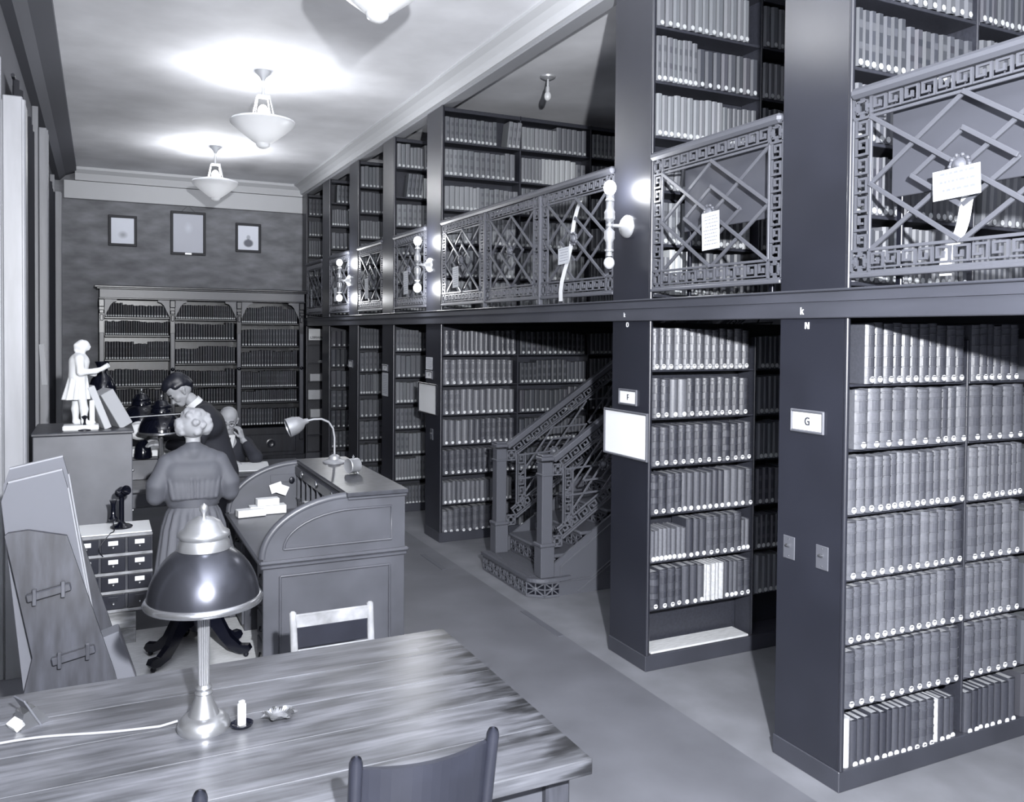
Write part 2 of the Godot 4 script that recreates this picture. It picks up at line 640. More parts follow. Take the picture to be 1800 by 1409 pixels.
# oak boards with a worn varnish: long grain along x, paler where the finish has gone, the old dark finish left in patches at the ends
func worn_oak() -> ImageTexture:
	var f := FastNoiseLite.new()
	f.seed = 8
	f.frequency = 0.02
	f.fractal_octaves = 4
	var p := FastNoiseLite.new()
	p.seed = 31
	p.frequency = 0.012
	p.fractal_octaves = 5
	var n := 640
	var im := Image.create(n, n, false, Image.FORMAT_RGB8)
	for y in n:
		for x in n:
			var fine := f.get_noise_2d(x * 0.35, y * 5.0)
			var patch := p.get_noise_2d(x * 0.45, y * 1.5)
			var dark := p.get_noise_2d(x * 0.8 + 900.0, y * 3.0)
			var l := 0.74 + 0.16 * fine + 0.3 * patch
			if x > 560:
				l -= clampf((x - 560) / 70.0 + dark * 1.4 - 0.2, 0.0, 1.0) * 0.34
			l = clampf(l, 0.3, 1.0)
			im.set_pixel(x, y, Color(l, l, l))
	return ImageTexture.create_from_image(im)


# ---------------------------------------------------------------- book stacks
# the near faces of the lower and upper cases, and how wide a case is from face to face
const CASES := [-2.875, -4.445, -8.09, -9.64, -11.18, -12.76, -14.33]
const CASE_DEEP := 0.425
const BAYS := [3.152, 4.0, 4.02, 4.868, 4.888, 5.72]
const SHELF_Y := [0.085, 0.385, 0.69, 0.995, 1.305, 1.612, 1.92]
const UPPER_Y := [2.38, 2.72, 3.06, 3.4, 3.745, 4.09]

var mass: Builder
var loose := 0


func build_stacks() -> void:
	mass = nb()
	var names := ["marked G", "marked F", "beyond the staircase", "second beyond the staircase", "third beyond the staircase", "fourth beyond the staircase", "against the end wall"]
	for i in CASES.size():
		lower_case(i, CASES[i], names[i])
		upper_case(i, CASES[i], names[i])
	fill_all()


func close_mass() -> void:
	var b := part("shelved_books", mass, M.books_bound, self)
	tag(b, "rows of law books filling the farther stacks, the upper tier and the wall bookcase", "books", "", "stuff")


func lower_case(i: int, z: float, where: String) -> void:
	var top := 2.232
	var deep := CASE_DEEP if i < 6 else 0.3
	var t := thing("bookcase", "tall dark steel lower book stack %s" % where, "bookcase", Vector3(XF, 0, z), 0.0, "lower book stacks")
	part("end_panel", nb().bevel(Vector3(0.016, top / 2 + 0.05, -deep / 2), Vector3(0.032, top - 0.1, deep - 0.004), 0.003), M.steel, t)
	part("edge_strip", nb().tube([Vector3(0.009, 0.105, 0.002), Vector3(0.009, top - 0.002, 0.002)], 0.013, 18), M.steel, t)
	part("plinth", nb().bevel(Vector3((FAR_X - XF) / 2 - 0.004, 0.05, -deep / 2), Vector3(FAR_X - XF, 0.1, deep + 0.012), 0.004), M.plinth, t)
	part("back_panel", nb().box(Vector3((FAR_X - XF) / 2, top / 2, -deep / 2), Vector3(FAR_X - XF - 0.04, top - 0.02, 0.006)), M.shelf_steel, t)
	for k in 3:
		var x0: float = BAYS[k * 2] - XF
		var x1: float = BAYS[k * 2 + 1] - XF
		part("upright", nb().bevel(Vector3(x0 - 0.008, top / 2, -0.108), Vector3(0.014, top - 0.2, 0.17), 0.003), M.shelf_steel, t)
		for s in SHELF_Y.size():
			if s == 0:
				continue
			if i > 2 and k > 0:
				continue
			part("shelf", nb().bevel(Vector3((x0 + x1) / 2, SHELF_Y[s] - 0.007, -0.108), Vector3(x1 - x0 - 0.002, 0.013, 0.17), 0.002), M.shelf_steel, t)


func upper_case(i: int, z: float, where: String) -> void:
	var h := 4.44 - MEZZ
	var deep := CASE_DEEP if i < 6 else 0.3
	var t := thing("gallery_bookcase", "tall dark steel upper book stack %s on the gallery" % ("above the stack " + where), "bookcase", Vector3(XF, MEZZ, z), 0.0, "upper book stacks")
	part("end_panel", nb().bevel(Vector3(0.016, h / 2, -deep / 2), Vector3(0.032, h, deep - 0.004), 0.003), M.steel, t)
	part("edge_strip", nb().tube([Vector3(0.009, 0.0, 0.002), Vector3(0.009, h, 0.002)], 0.013, 18), M.steel, t)
	part("back_panel", nb().box(Vector3((FAR_X - XF) / 2, h / 2, -deep / 2), Vector3(FAR_X - XF - 0.04, h - 0.02, 0.006)), M.shelf_steel, t)
	part("top_board", nb().bevel(Vector3((FAR_X - XF) / 2, h - 0.03, -deep / 2), Vector3(FAR_X - XF - 0.07, 0.04, deep - 0.01), 0.003), M.shelf_steel, t)
	for k in 3:
		var x0: float = BAYS[k * 2] - XF
		var x1: float = BAYS[k * 2 + 1] - XF
		part("upright", nb().bevel(Vector3(x0 - 0.008, h / 2, -0.1), Vector3(0.014, h - 0.01, 0.19), 0.003), M.shelf_steel, t)
		for s in UPPER_Y.size():
			if i > 2 and k > 0:
				continue
			part("shelf", nb().bevel(Vector3((x0 + x1) / 2, UPPER_Y[s] - MEZZ - 0.009 + (0.02 if s == 0 else 0.0), -0.1), Vector3(x1 - x0 - 0.002, 0.018, 0.186), 0.002), M.shelf_steel, t)


# ---------------------------------------------------------------- books
func arc_spine(w: float, bulge: float, seg: int) -> Array:
	var pts := []
	for k in seg + 1:
		var u := -1.0 + 2.0 * k / seg
		pts.append(Vector2(u * w * 0.5, bulge * (1.0 - u * u)))
	return pts


# one bound volume, spine to +z, bottom centre of the spine at the origin
func book_meshes(w: float, h: float, d: float, style: int) -> Dictionary:
	var key := "book%.3f_%.3f_%d" % [w, h, style]
	if meshes.has(key):
		return meshes[key]
	var bulge := minf(0.02, w * 0.3)
	var arc := arc_spine(w, bulge, 6)
	var b := nb()
	var t := 0.0035
	for k in 6:
		var a: Vector2 = arc[k]
		var e: Vector2 = arc[k + 1]
		var na := Vector3(a.x * 8.0 * bulge / (w * w), 0, 1)
		var ne := Vector3(e.x * 8.0 * bulge / (w * w), 0, 1)
		b.put(Vector3(a.x, 0, a.y), Vector3(e.x, 0, e.y), Vector3(e.x, h, e.y), na, ne, ne)
		b.put(Vector3(a.x, 0, a.y), Vector3(e.x, h, e.y), Vector3(a.x, h, a.y), na, ne, na)
		b.tri(Vector3(a.x, h, a.y), Vector3(e.x, h, e.y), Vector3(0, h, -t))
		b.tri(Vector3(e.x, 0, e.y), Vector3(a.x, 0, a.y), Vector3(0, 0, -t))
	for s in [-1.0, 1.0]:
		b.box(Vector3(s * (w / 2 - t / 2), h / 2, -d / 2), Vector3(t, h, d))
	if style == 0:
		for f in [0.1, 0.27, 0.44, 0.63, 0.82, 0.93]:
			var y: float = f * h
			for k in 6:
				var a: Vector2 = arc[k] * 1.04 + Vector2(0, 0.003)
				var e: Vector2 = arc[k + 1] * 1.04 + Vector2(0, 0.003)
				var lo := Vector3(0, y - 0.0022, 0)
				var hi := Vector3(0, y + 0.0022, 0)
				var pa := Vector3(a.x, 0, a.y)
				var pe := Vector3(e.x, 0, e.y)
				b.quad(pa + lo, pe + lo, pe + hi, pa + hi)
				b.quad(pa + hi, pe + hi, Vector3(e.x, y + 0.0034, e.y - 0.004), Vector3(a.x, y + 0.0034, a.y - 0.004))
				b.quad(Vector3(a.x, y - 0.0034, a.y - 0.004), Vector3(e.x, y - 0.0034, e.y - 0.004), pe + lo, pa + lo)
	var out := {"cover": b.mesh()}
	out.page = nb().box(Vector3(0, h / 2 - 0.002, -d / 2 - 0.004), Vector3(w - 2 * t - 0.0005, h - 0.008, d - 0.012)).mesh()
	if style == 0:
		out.label = []
		for f in [[0.645, 0.805], [0.29, 0.425]]:
			var lb := nb()
			for k in 6:
				var a: Vector2 = arc[k] + Vector2(0, 0.001)
				var e: Vector2 = arc[k + 1] + Vector2(0, 0.001)
				lb.quad(Vector3(a.x, f[0] * h, a.y), Vector3(e.x, f[0] * h, e.y), Vector3(e.x, f[1] * h, e.y), Vector3(a.x, f[1] * h, a.y))
			out.label.append(lb.mesh())
	out.tag = nb().at(Vector3(0, 0.021, bulge - 0.002), Basis(Vector3.RIGHT, PI / 2)).lathe([Vector2(0.015, 0), Vector2(0.015, 0.0035), Vector2(0, 0.0035)], 12).mesh()
	meshes[key] = out
	return out


func put_book(x: float, y: float, z: float, w: float, h: float, lean: float, tone: int, style: int, label: String, group: String) -> void:
	var ms := book_meshes(w, h, 0.155, style)
	var t := thing("law_book", label, "book", Vector3(x, y, z), 0.0, group)
	t.rotation.z = lean
	var cm: Material = M.cover_white if tone > 180 else M["calf%d" % tone]
	part("cover", ms.cover, cm, t)
	part("page_block", ms.page, M.page, t)
	if ms.has("label") and tone < 180:
		for lm in ms.label:
			part("spine_label", lm, M["calf%d" % tone_near(tone - 13)] if tone > 90 else M["calf108"], t)
	if tone < 180:
		part("shelf_tag", ms.tag, M.dot, t)


# the same volume as a plain form inside the mass of far books
func mass_book(x: float, y: float, z: float, w: float, h: float, d: float, lean: float, l: float, tag_on := true, banded := false, face := Basis.IDENTITY) -> void:
	mass.at(Vector3(x, y, z), face * Basis(Vector3.BACK, lean))
	mass.col = g(l).srgb_to_linear()
	var b := minf(0.016, w * 0.28)
	var p := [Vector2(-w / 2, 0), Vector2(-w / 4, b * 0.75), Vector2(w / 4, b * 0.75), Vector2(w / 2, 0)]
	for k in 3:
		mass.quad(Vector3(p[k].x, 0, p[k].y), Vector3(p[k + 1].x, 0, p[k + 1].y), Vector3(p[k + 1].x, h, p[k + 1].y), Vector3(p[k].x, h, p[k].y))
	mass.quad(Vector3(w / 2, 0, 0), Vector3(w / 2, 0, -d), Vector3(w / 2, h, -d), Vector3(w / 2, h, 0))
	mass.quad(Vector3(-w / 2, 0, -d), Vector3(-w / 2, 0, 0), Vector3(-w / 2, h, 0), Vector3(-w / 2, h, -d))
	mass.col = g(minf(200, l + 40)).srgb_to_linear()
	mass.quad(Vector3(-w / 2, h, 0), Vector3(w / 2, h, 0), Vector3(w / 2, h, -d), Vector3(-w / 2, h, -d))
	if banded:
		mass.col = g(clampf(l - 24, 30, 255) if l > 90 else l + 30.0).srgb_to_linear()
		for f in [[0.66, 0.8], [0.3, 0.42]]:
			mass.quad(Vector3(-w * 0.24, f[0] * h, b * 0.8), Vector3(w * 0.24, f[0] * h, b * 0.8), Vector3(w * 0.24, f[1] * h, b * 0.8), Vector3(-w * 0.24, f[1] * h, b * 0.8))
	if tag_on:
		mass.col = g(238).srgb_to_linear()
		var r := minf(0.0155, w * 0.44)
		for k in 5:
			var a := TAU * k / 7.0
			var e := TAU * (k + 1) / 7.0
			var e2 := TAU * (k + 2) / 7.0
			if k == 0:
				mass.tri(Vector3(cos(a) * r, 0.02 + sin(a) * r, b), Vector3(cos(e) * r, 0.02 + sin(e) * r, b), Vector3(cos(e2) * r, 0.02 + sin(e2) * r, b))
			else:
				mass.tri(Vector3(r, 0.02, b), Vector3(cos(e) * r, 0.02 + sin(e) * r, b), Vector3(cos(e2) * r, 0.02 + sin(e2) * r, b))
	mass.x = Transform3D.IDENTITY


const TONES := [70, 84, 96, 108, 120, 132, 144, 156]


func tone_near(l: float) -> int:
	var best := 70
	for t in TONES:
		if absf(t - l) < absf(best - l):
			best = t
	return best


# fill one shelf from x0 to x1 with runs of alike volumes; runs are [count, width, height, grey, style]
func fill_single(x0: float, x1: float, y: float, z: float, runs: Array, shelf: String, group: String, before := 0) -> int:
	var nth := before
	var x := x0
	var r := 0
	var left: int = runs[0][0]
	while true:
		var run: Array = runs[r]
		var w: float = run[1]
		if rng.randf() < 0.3:
			w += 0.004 * rng.randi_range(-2, 3)
		w = maxf(0.018, snappedf(w, 0.004))
		if x + w > x1:
			break
		var h: float = run[2] + 0.005 * rng.randi_range(-1, 1)
		var tone: int = run[3] if run[3] > 180 else tone_near(run[3] + rng.randf_range(-14, 14))
		nth += 1
		var look := "white" if tone > 180 else ("dark" if tone < 90 else ("mid-grey" if tone < 126 else "pale"))
		var size := "slim" if w < 0.04 else ("broad" if w > 0.066 else "medium")
		var label := "%s %s %s volume, %s from the aisle end, %s" % [size, look, "ribbed" if run[4] == 0 else "plain", ordinal(nth), shelf]
		put_book(x + w / 2, y, z - 0.02 + rng.randf_range(-0.006, 0.006), w, h, rng.randf_range(-0.006, 0.006), tone, run[4], label, group)
		x += w + 0.0015
		left -= 1
		if left <= 0:
			r = (r + 1) % runs.size()
			left = runs[r][0]
	return nth


func ordinal(n: int) -> String:
	return "%d%s" % [n, "th" if n % 100 in [11, 12, 13] else ["th", "st", "nd", "rd", "th", "th", "th", "th", "th", "th"][n % 10]]


func fill_mass(x0: float, x1: float, y: float, z: float, hmax: float, wmean: float, l: float, spread := 22.0, holes := 0.0, pale := 0.0) -> void:
	var x := x0
	var w := wmean
	var h := hmax * 0.82
	var tone := l
	var left := 0
	var band := false
	var lean := 0.0
	while x < x1 - 0.02:
		if left <= 0:
			left = rng.randi_range(3, 12)
			w = wmean * rng.randf_range(0.72, 1.3)
			h = hmax * rng.randf_range(0.74, 0.9)
			tone = l + rng.randf_range(-spread, spread)
			band = rng.randf() < 0.5
			lean = 0.0
			if rng.randf() < pale:
				tone = 215.0
				left = rng.randi_range(1, 4)
			if rng.randf() < holes:
				x += rng.randf_range(0.03, 0.12)
				lean = rng.randf_range(0.02, 0.12)
		left -= 1
		var ww := w * rng.randf_range(0.9, 1.1)
		if x + ww > x1:
			break
		var off := lean * h * 0.5
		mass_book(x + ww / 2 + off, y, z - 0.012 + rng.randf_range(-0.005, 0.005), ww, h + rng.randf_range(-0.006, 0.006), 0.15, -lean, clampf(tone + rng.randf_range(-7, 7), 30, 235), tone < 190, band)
		x += ww + 0.001


func fill_all() -> void:
	var order := ["lowest shelf", "sixth shelf down", "fifth shelf down", "fourth shelf down", "third shelf down", "second shelf down", "top shelf"]
	# the stack marked G, nearest the reading table
	var g_rows := [
		[[1, 0.05, 0.245, 220, 1], [9, 0.044, 0.235, 84, 1], [3, 0.05, 0.240, 96, 0], [1, 0.032, 0.235, 220, 1], [4, 0.044, 0.225, 84, 1], [8, 0.056, 0.230, 84, 1]],
		[[11, 0.064, 0.272, 120, 0], [6, 0.068, 0.272, 96, 0]],
		[[12, 0.056, 0.272, 132, 0], [3, 0.068, 0.274, 108, 0], [5, 0.06, 0.272, 120, 1]],
		[[2, 0.068, 0.277, 132, 0], [10, 0.06, 0.277, 132, 0], [5, 0.068, 0.272, 108, 0]],
		[[2, 0.064, 0.272, 132, 0], [12, 0.052, 0.272, 132, 0], [6, 0.068, 0.277, 120, 0]],
		[[7, 0.084, 0.280, 132, 0], [4, 0.06, 0.277, 120, 0], [4, 0.076, 0.277, 108, 0]],
		[[6, 0.06, 0.287, 108, 0], [7, 0.064, 0.287, 108, 0], [6, 0.06, 0.282, 108, 0]],
	]
	var zg: float = CASES[0]
	for s in 7:
		var so_far := fill_single(3.16 + (0.1 if s == 6 else 0.0) + (0.04 if s == 5 else 0.0), 3.997, SHELF_Y[s], zg, g_rows[s], "%s, stack G" % order[s], "law books on the %s, stack G" % order[s])
		fill_single(4.024, 4.46, SHELF_Y[s], zg, g_rows[s] if s else g_rows[0].slice(4), "%s, stack G" % order[s], "law books on the %s, stack G" % order[s], so_far)
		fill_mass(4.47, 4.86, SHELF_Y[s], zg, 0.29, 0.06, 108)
	# the stack marked F
	var f_rows := [
		[],
		[[2, 0.06, 0.245, 96, 0], [2, 0.056, 0.25, 84, 0], [3, 0.06, 0.25, 108, 1], [1, 0.024, 0.24, 220, 1], [4, 0.03, 0.245, 220, 1], [3, 0.036, 0.24, 120, 1]],
		[[5, 0.032, 0.205, 144, 1], [3, 0.036, 0.205, 132, 1], [3, 0.05, 0.25, 96, 1], [5, 0.056, 0.255, 108, 0]],
		[[4, 0.06, 0.25, 96, 0], [3, 0.05, 0.25, 132, 1], [4, 0.048, 0.25, 108, 1], [3, 0.06, 0.25, 132, 1]],
		[[9, 0.068, 0.25, 96, 0], [6, 0.06, 0.25, 108, 0]],
		[[2, 0.068, 0.25, 108, 0], [2, 0.064, 0.25, 144, 1], [7, 0.06, 0.25, 108, 0]],
		[[7, 0.056, 0.262, 144, 0], [6, 0.06, 0.262, 132, 0]],
	]
	var zf: float = CASES[1]
	for s in range(1, 7):
		fill_single(3.16, 3.997, SHELF_Y[s] + (0.0 if s else 0.0), zf, f_rows[s], "%s, stack F" % order[s], "law books on the %s, stack F" % order[s])
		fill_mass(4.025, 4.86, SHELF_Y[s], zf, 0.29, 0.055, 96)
	single("loose_board", nb().bevel(Vector3(0.4, 0.008, -0.09), Vector3(0.8, 0.014, 0.17), 0.003), M.wood_pale, "pale loose board lying on the empty bottom of stack F", "board", Vector3(3.165, 0.101, zf))
	# the stack beyond the staircase, first bay one by one
	var d_rows := [
		[[2, 0.06, 0.23, 156, 0], [3, 0.072, 0.25, 114, 0], [8, 0.068, 0.25, 126, 0]],
		[[14, 0.052, 0.225, 150, 1]],
		[[2, 0.068, 0.24, 114, 0], [8, 0.06, 0.245, 114, 0], [6, 0.056, 0.24, 126, 0]],
		[[3, 0.068, 0.25, 150, 1], [3, 0.06, 0.25, 138, 1], [8, 0.06, 0.25, 114, 0]],
		[[1, 0.068, 0.25, 138, 0], [2, 0.06, 0.25, 156, 0], [5, 0.07, 0.25, 156, 1], [5, 0.06, 0.25, 156, 1]],
		[[10, 0.068, 0.25, 150, 0], [4, 0.06, 0.25, 138, 0]],
		[[2, 0.08, 0.25, 126, 0], [4, 0.044, 0.24, 156, 1], [2, 0.05, 0.235, 156, 1], [3, 0.06, 0.245, 126, 1], [4, 0.06, 0.25, 114, 0]],
	]
	var zd: float = CASES[2]
	for s in 7:
		fill_single(3.16, 3.99, SHELF_Y[s], zd, d_rows[s], "%s, stack past the stairs" % order[s], "law books on the %s, stack beyond the staircase" % order[s])
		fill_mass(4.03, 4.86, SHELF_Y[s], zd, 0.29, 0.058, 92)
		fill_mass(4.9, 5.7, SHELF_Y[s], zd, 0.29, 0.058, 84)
	for i in [3, 4, 5]:
		for s in 7:
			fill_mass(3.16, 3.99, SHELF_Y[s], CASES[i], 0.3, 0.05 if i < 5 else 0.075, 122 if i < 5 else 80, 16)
	# upper tier
	for i in 7:
		for k in 3:
			if (i > 2 and k > 0) or (i < 2 and k > 1):
				continue
			for s in 6:
				fill_mass(BAYS[k * 2] + 0.01, BAYS[k * 2 + 1] - 0.01, UPPER_Y[s] + (0.02 if s == 0 else 0.0), CASES[i], 0.315, 0.05, [104, 116, 148, 126, 122, 118, 112][i], 30, 0.12, 0.0 if i == 0 else 0.14)
	# the narrow case at the far end holds only boxes and papers


# ---------------------------------------------------------------- gallery
# a key of the meander, one unit square in x, y, a little thick in z
func key_mesh(w: float, h: float, flip := false) -> ArrayMesh:
	var key := "key%.4f_%.4f_%s" % [w, h, flip]
	if meshes.has(key):
		return meshes[key]
	var b := nb()
	for r in [[0.0, 0.13, 0.0, 1.0], [0.13, 0.86, 0.86, 1.0], [0.72, 0.86, 0.28, 0.86], [0.36, 0.72, 0.28, 0.42], [0.36, 0.49, 0.42, 0.68], [0.13, 1.0, 0.0, 0.12]]:
		var x0: float = r[0] * w
		var x1: float = r[1] * w
		var y0: float = r[2] * h
		var y1: float = r[3] * h
		if flip:
			var s := x0
			x0 = w - x1
			x1 = w - s
		b.box(Vector3((x0 + x1) / 2, (y0 + y1) / 2, 0), Vector3(x1 - x0, y1 - y0, 0.012))
	meshes[key] = b.mesh()
	return meshes[key]


# a fret band from a to b (in the thing's own axes), keys standing on the band's "up" side
func fret(t: Node3D, a: Vector3, b: Vector3, up: Vector3, w: float, m: Material, count := 0) -> void:
	var len := (b - a).length()
	var dir := (b - a) / len
	var n := count if count > 0 else maxi(2, roundi(len / (w * 0.86)))
	var u := up.normalized()
	var fwd := dir.cross(u).normalized()
	u = fwd.cross(dir)
	for s in [0.0, 1.0]:
		part("fret_rail", nb().bar(a + u * (w * s), b + u * (w * s), 0.014, 0.012, fwd), m, t)
	var kw := len / n
	var inner := w - 0.03
	var km := key_mesh(kw * 0.97, inner)
	for i in n:
		var o := part("greek_key", km, m, t)
		o.transform = Transform3D(Basis(dir, u, fwd), a + dir * (kw * i + kw * 0.015) + u * 0.015)


func corner_square(t: Node3D, o: Vector3, dx: Vector3, dy: Vector3, w: float, m: Material) -> void:
	var b := nb()
	var f := dx.cross(dy).normalized()
	b.x = Transform3D(Basis(dx.normalized(), dy.normalized(), f), o)
	var i := w * 0.5
	for r in [[0.0, i, -w / 2, 0.012, w], [0.0, i, w / 2, 0.012, w], [-w / 2, i, 0.0, w, 0.012], [w / 2, i, 0.0, w, 0.012]]:
		pass
	for s in [0.26, 0.5]:
		var h: float = w * s
		b.box(Vector3(0, h, 0), Vector3(2 * h, 0.012, 0.014))
		b.box(Vector3(0, -h, 0), Vector3(2 * h, 0.012, 0.014))
		b.box(Vector3(h, 0, 0), Vector3(0.012, 2 * h, 0.014))
		b.box(Vector3(-h, 0, 0), Vector3(0.012, 2 * h, 0.014))
	for s in [[1, 0], [-1, 0], [0, 1], [0, -1]]:
		b.box(Vector3(s[0] * w * 0.38, s[1] * w * 0.38, 0), Vector3(0.02 if s[0] == 0 else w * 0.24, 0.02 if s[1] == 0 else w * 0.24, 0.012))
	part("corner_square", b, m, t)


func rosette(t: Node3D, o: Vector3, f: Vector3, r: float, m: Material) -> void:
	var b := nb()
	var q := Quaternion(Vector3.UP, f.normalized())
	b.at(o, Basis(q)).lathe([Vector2(r * 0.75, -0.012), Vector2(r, 0.0), Vector2(r * 0.95, 0.012), Vector2(r * 0.7, 0.008), Vector2(r * 0.62, 0.016), Vector2(r * 0.3, 0.028), Vector2(0, 0.032)], 20)
	for k in 10:
		var a := TAU * k / 10.0
		b.ball(Vector3(cos(a) * r * 0.95, 0.004, sin(a) * r * 0.95), Vector3(r * 0.24, 0.012, r * 0.24), 6)
	part("rosette", b, m, t)


# lattice of an opening: both diagonals, a lozenge through the middles of the sides and a small lozenge inside
func lattice(t: Node3D, p00: Vector3, p10: Vector3, p11: Vector3, p01: Vector3, m: Material, w := 0.02) -> void:
	var f := (p10 - p00).cross(p01 - p00).normalized()
	var at := func(u: float, v: float) -> Vector3:
		return p00.lerp(p10, u).lerp(p01.lerp(p11, u), v)
	var lines := [
		[0.0, 1.0, 1.0, 0.0, 0.007], [0.0, 0.0, 1.0, 1.0, -0.007],
		[0.5, 1.0, 1.0, 0.5, 0.007], [0.0, 0.5, 0.5, 0.0, 0.007], [0.5, 1.0, 0.0, 0.5, -0.007], [1.0, 0.5, 0.5, 0.0, -0.007],
		[0.5, 0.76, 0.76, 0.5, 0.007], [0.24, 0.5, 0.5, 0.24, 0.007], [0.5, 0.76, 0.24, 0.5, -0.007], [0.76, 0.5, 0.5, 0.24, -0.007],
	]
	for l in lines:
		part("lattice_bar", nb().bar(at.call(l[0], l[1]) + f * l[4], at.call(l[2], l[3]) + f * l[4], w, w * 0.62, f), m, t)
	rosette(t, at.call(0.5, 0.5) + f * 0.012, f, 0.045, m)


func railing(z0: float, z1: float, label: String, panels := 1) -> Node3D:
	# z0 is the near end, z1 the far end; the face looks to -x
	var t := thing("gallery_railing", label, "railing", Vector3(XF + 0.012, MEZZ, z0), PI / 2, "gallery railings")
	# own axes after the quarter turn: +x runs down the room, +z looks into the gallery; mirrored so that the face looks out
	t.rotation.y = PI / 2
	var len := z0 - z1
	var m: Material = M.iron
	var y0 := 0.07
	var y1 := 0.87
	var w := 0.1
	part("handrail", nb().bevel(Vector3(len / 2, 0.885, 0), Vector3(len, 0.05, 0.07), 0.016), M.iron, t)
	part("foot_rail", nb().bevel(Vector3(len / 2, 0.055, 0), Vector3(len, 0.02, 0.03), 0.004), M.iron, t)
	var step := len / panels
	for k in panels:
		var xa := step * k + (0.02 if k else 0.0)
		var xb := step * (k + 1) - (0.02 if k < panels - 1 else 0.0)
		if k > 0:
			part("post", nb().bevel(Vector3(step * k, 0.43, 0), Vector3(0.036, 0.86, 0.036), 0.006), M.iron, t)
		fret(t, Vector3(xa + w, y1 - w, 0), Vector3(xb - w, y1 - w, 0), Vector3.UP, w, m)
		fret(t, Vector3(xa + w, y0, 0), Vector3(xb - w, y0, 0), Vector3.UP, w, m)
		fret(t, Vector3(xa + w, y0 + w, 0), Vector3(xa + w, y1 - w, 0), Vector3(-1, 0, 0), w, m)
		fret(t, Vector3(xb, y0 + w, 0), Vector3(xb, y1 - w, 0), Vector3(-1, 0, 0), w, m)
		for c in [[xa + w / 2, y0 + w / 2], [xb - w / 2, y0 + w / 2], [xa + w / 2, y1 - w / 2], [xb - w / 2, y1 - w / 2]]:
			corner_square(t, Vector3(c[0], c[1], 0), Vector3.RIGHT, Vector3.UP, w, m)
		# the outer face is -z here, so the lattice is laid out from the far side to face out
		lattice(t, Vector3(xb - w, y0 + w, 0), Vector3(xa + w, y0 + w, 0), Vector3(xa + w, y1 - w, 0), Vector3(xb - w, y1 - w, 0), m)
	return t


func build_gallery() -> void:
	# gallery floor plates, left open over the stair
	var fl := nb()
	var y := MEZZ - 0.02
	fl.box(Vector3(4.45, y, -1.2), Vector3(2.6, 0.035, 7.4))
	fl.box(Vector3(3.45, y, -6.45), Vector3(0.6, 0.035, 3.1))
	fl.box(Vector3(4.75, y, -7.55), Vector3(2.0, 0.035, 0.9))
	fl.box(Vector3(4.75, y, -5.35), Vector3(2.0, 0.035, 0.9))
	fl.box(Vector3(4.45, y, -11.35), Vector3(2.6, 0.035, 6.7))
	struct("floor_gallery", fl, M.plinth, "thin dark gallery floor between the lower and upper stacks", "floor")
	var f := nb()
	f.bevel(Vector3(XF + 0.004, 2.2985, -6.3), Vector3(0.05, 0.135, 16.9), 0.004)
	f.bevel(Vector3(XF - 0.012, 2.3625, -6.3), Vector3(0.05, 0.012, 16.9), 0.004)
	f.box(Vector3(XF - 0.024, 2.33, -6.3), Vector3(0.012, 0.04, 16.9))
	struct("trim_fascia", f, M.fascia, "long grey steel fascia along the edge of the gallery floor", "fascia")
	railing(-0.6, -2.86, "iron gallery railing of two lattice panels above the aisle before stack G", 2)
	railing(-3.305, -4.435, "iron gallery railing with greek-key border between stacks G and F")
	railing(-4.875, -8.08, "long iron gallery railing of three lattice panels above the staircase", 3)
	railing(-8.52, -9.63, "iron gallery railing, first past the staircase, beside the upper wall lamp")
	railing(-10.07, -11.17, "iron gallery railing, second past the staircase")
	railing(-11.61, -12.75, "iron gallery railing, third past the staircase, by the farthest wall lamp")
	railing(-13.19, -14.32, "iron gallery railing next to the papered end wall")
	# cards and papers hung on the railings
	var cards := [
		[-3.82, 2.73, 0.15, 0.21, "tall white card with many lines hung on the railing between stacks G and F", 9],
		[-2.30, 2.765, 0.21, 0.12, "wide white card with three printed lines hung on the railing before stack G", 3],
		[-5.5, 2.72, 0.16, 0.12, "white card hung on the panel of the long railing beside the paper streamer", 5],
		[-7.62, 2.68, 0.15, 0.2, "grey-white card hung on the farthest panel of the long railing", 8],
		[-9.1, 2.7, 0.15, 0.26, "white card on the railing first past the staircase", 9],
		[-10.65, 2.7, 0.16, 0.26, "white card on the railing second past the staircase", 9],
		[-12.25, 2.68, 0.15, 0.2, "white card on the railing third past the staircase", 9],
		[-13.8, 2.68, 0.12, 0.28, "narrow white card on the railing next to the end wall", 6],
	]
	for c in cards:
		single("railing_card", card(c[2], c[3]), printed("lines%d" % c[5], 40 + c[5], c[5]), c[4], "card", Vector3(XF - 0.03, c[1], c[0]), Vector3(0, -PI / 2, 0.04), "cards hung on the gallery railings")
	# grey boards standing just behind two of the railings
	for c in [[-1.78, -2.70, "plain grey board standing behind the railing before stack G"], [-3.42, -4.2, "plain grey board standing behind the railing between stacks G and F"]]:
		var bd := thing("grey_board", c[2], "board", Vector3(XF + 0.075, MEZZ, c[0]), PI / 2, "grey boards behind the railings")
		var bl: float = c[0] - c[1]
		part("panel", nb().bevel(Vector3(bl / 2, 0.62, 0.01), Vector3(bl, 0.44, 0.016), 0.003), M.grey_board, bd)
		for u in [0.04, bl - 0.04]:
			part("leg", nb().bevel(Vector3(u, 0.21, 0.014), Vector3(0.03, 0.41, 0.016), 0.003), M.black_metal, bd)
	# paper streamers
	streamer(Vector3(XF + 0.06, 3.12, -5.42), Vector3(XF - 0.035, 2.385, -5.5), "long white paper streamer hanging through the long railing")
	streamer(Vector3(XF + 0.05, 2.76, -2.29), Vector3(XF + 0.04, 2.40, -2.37), "white paper strip hanging under the wide card before stack G")


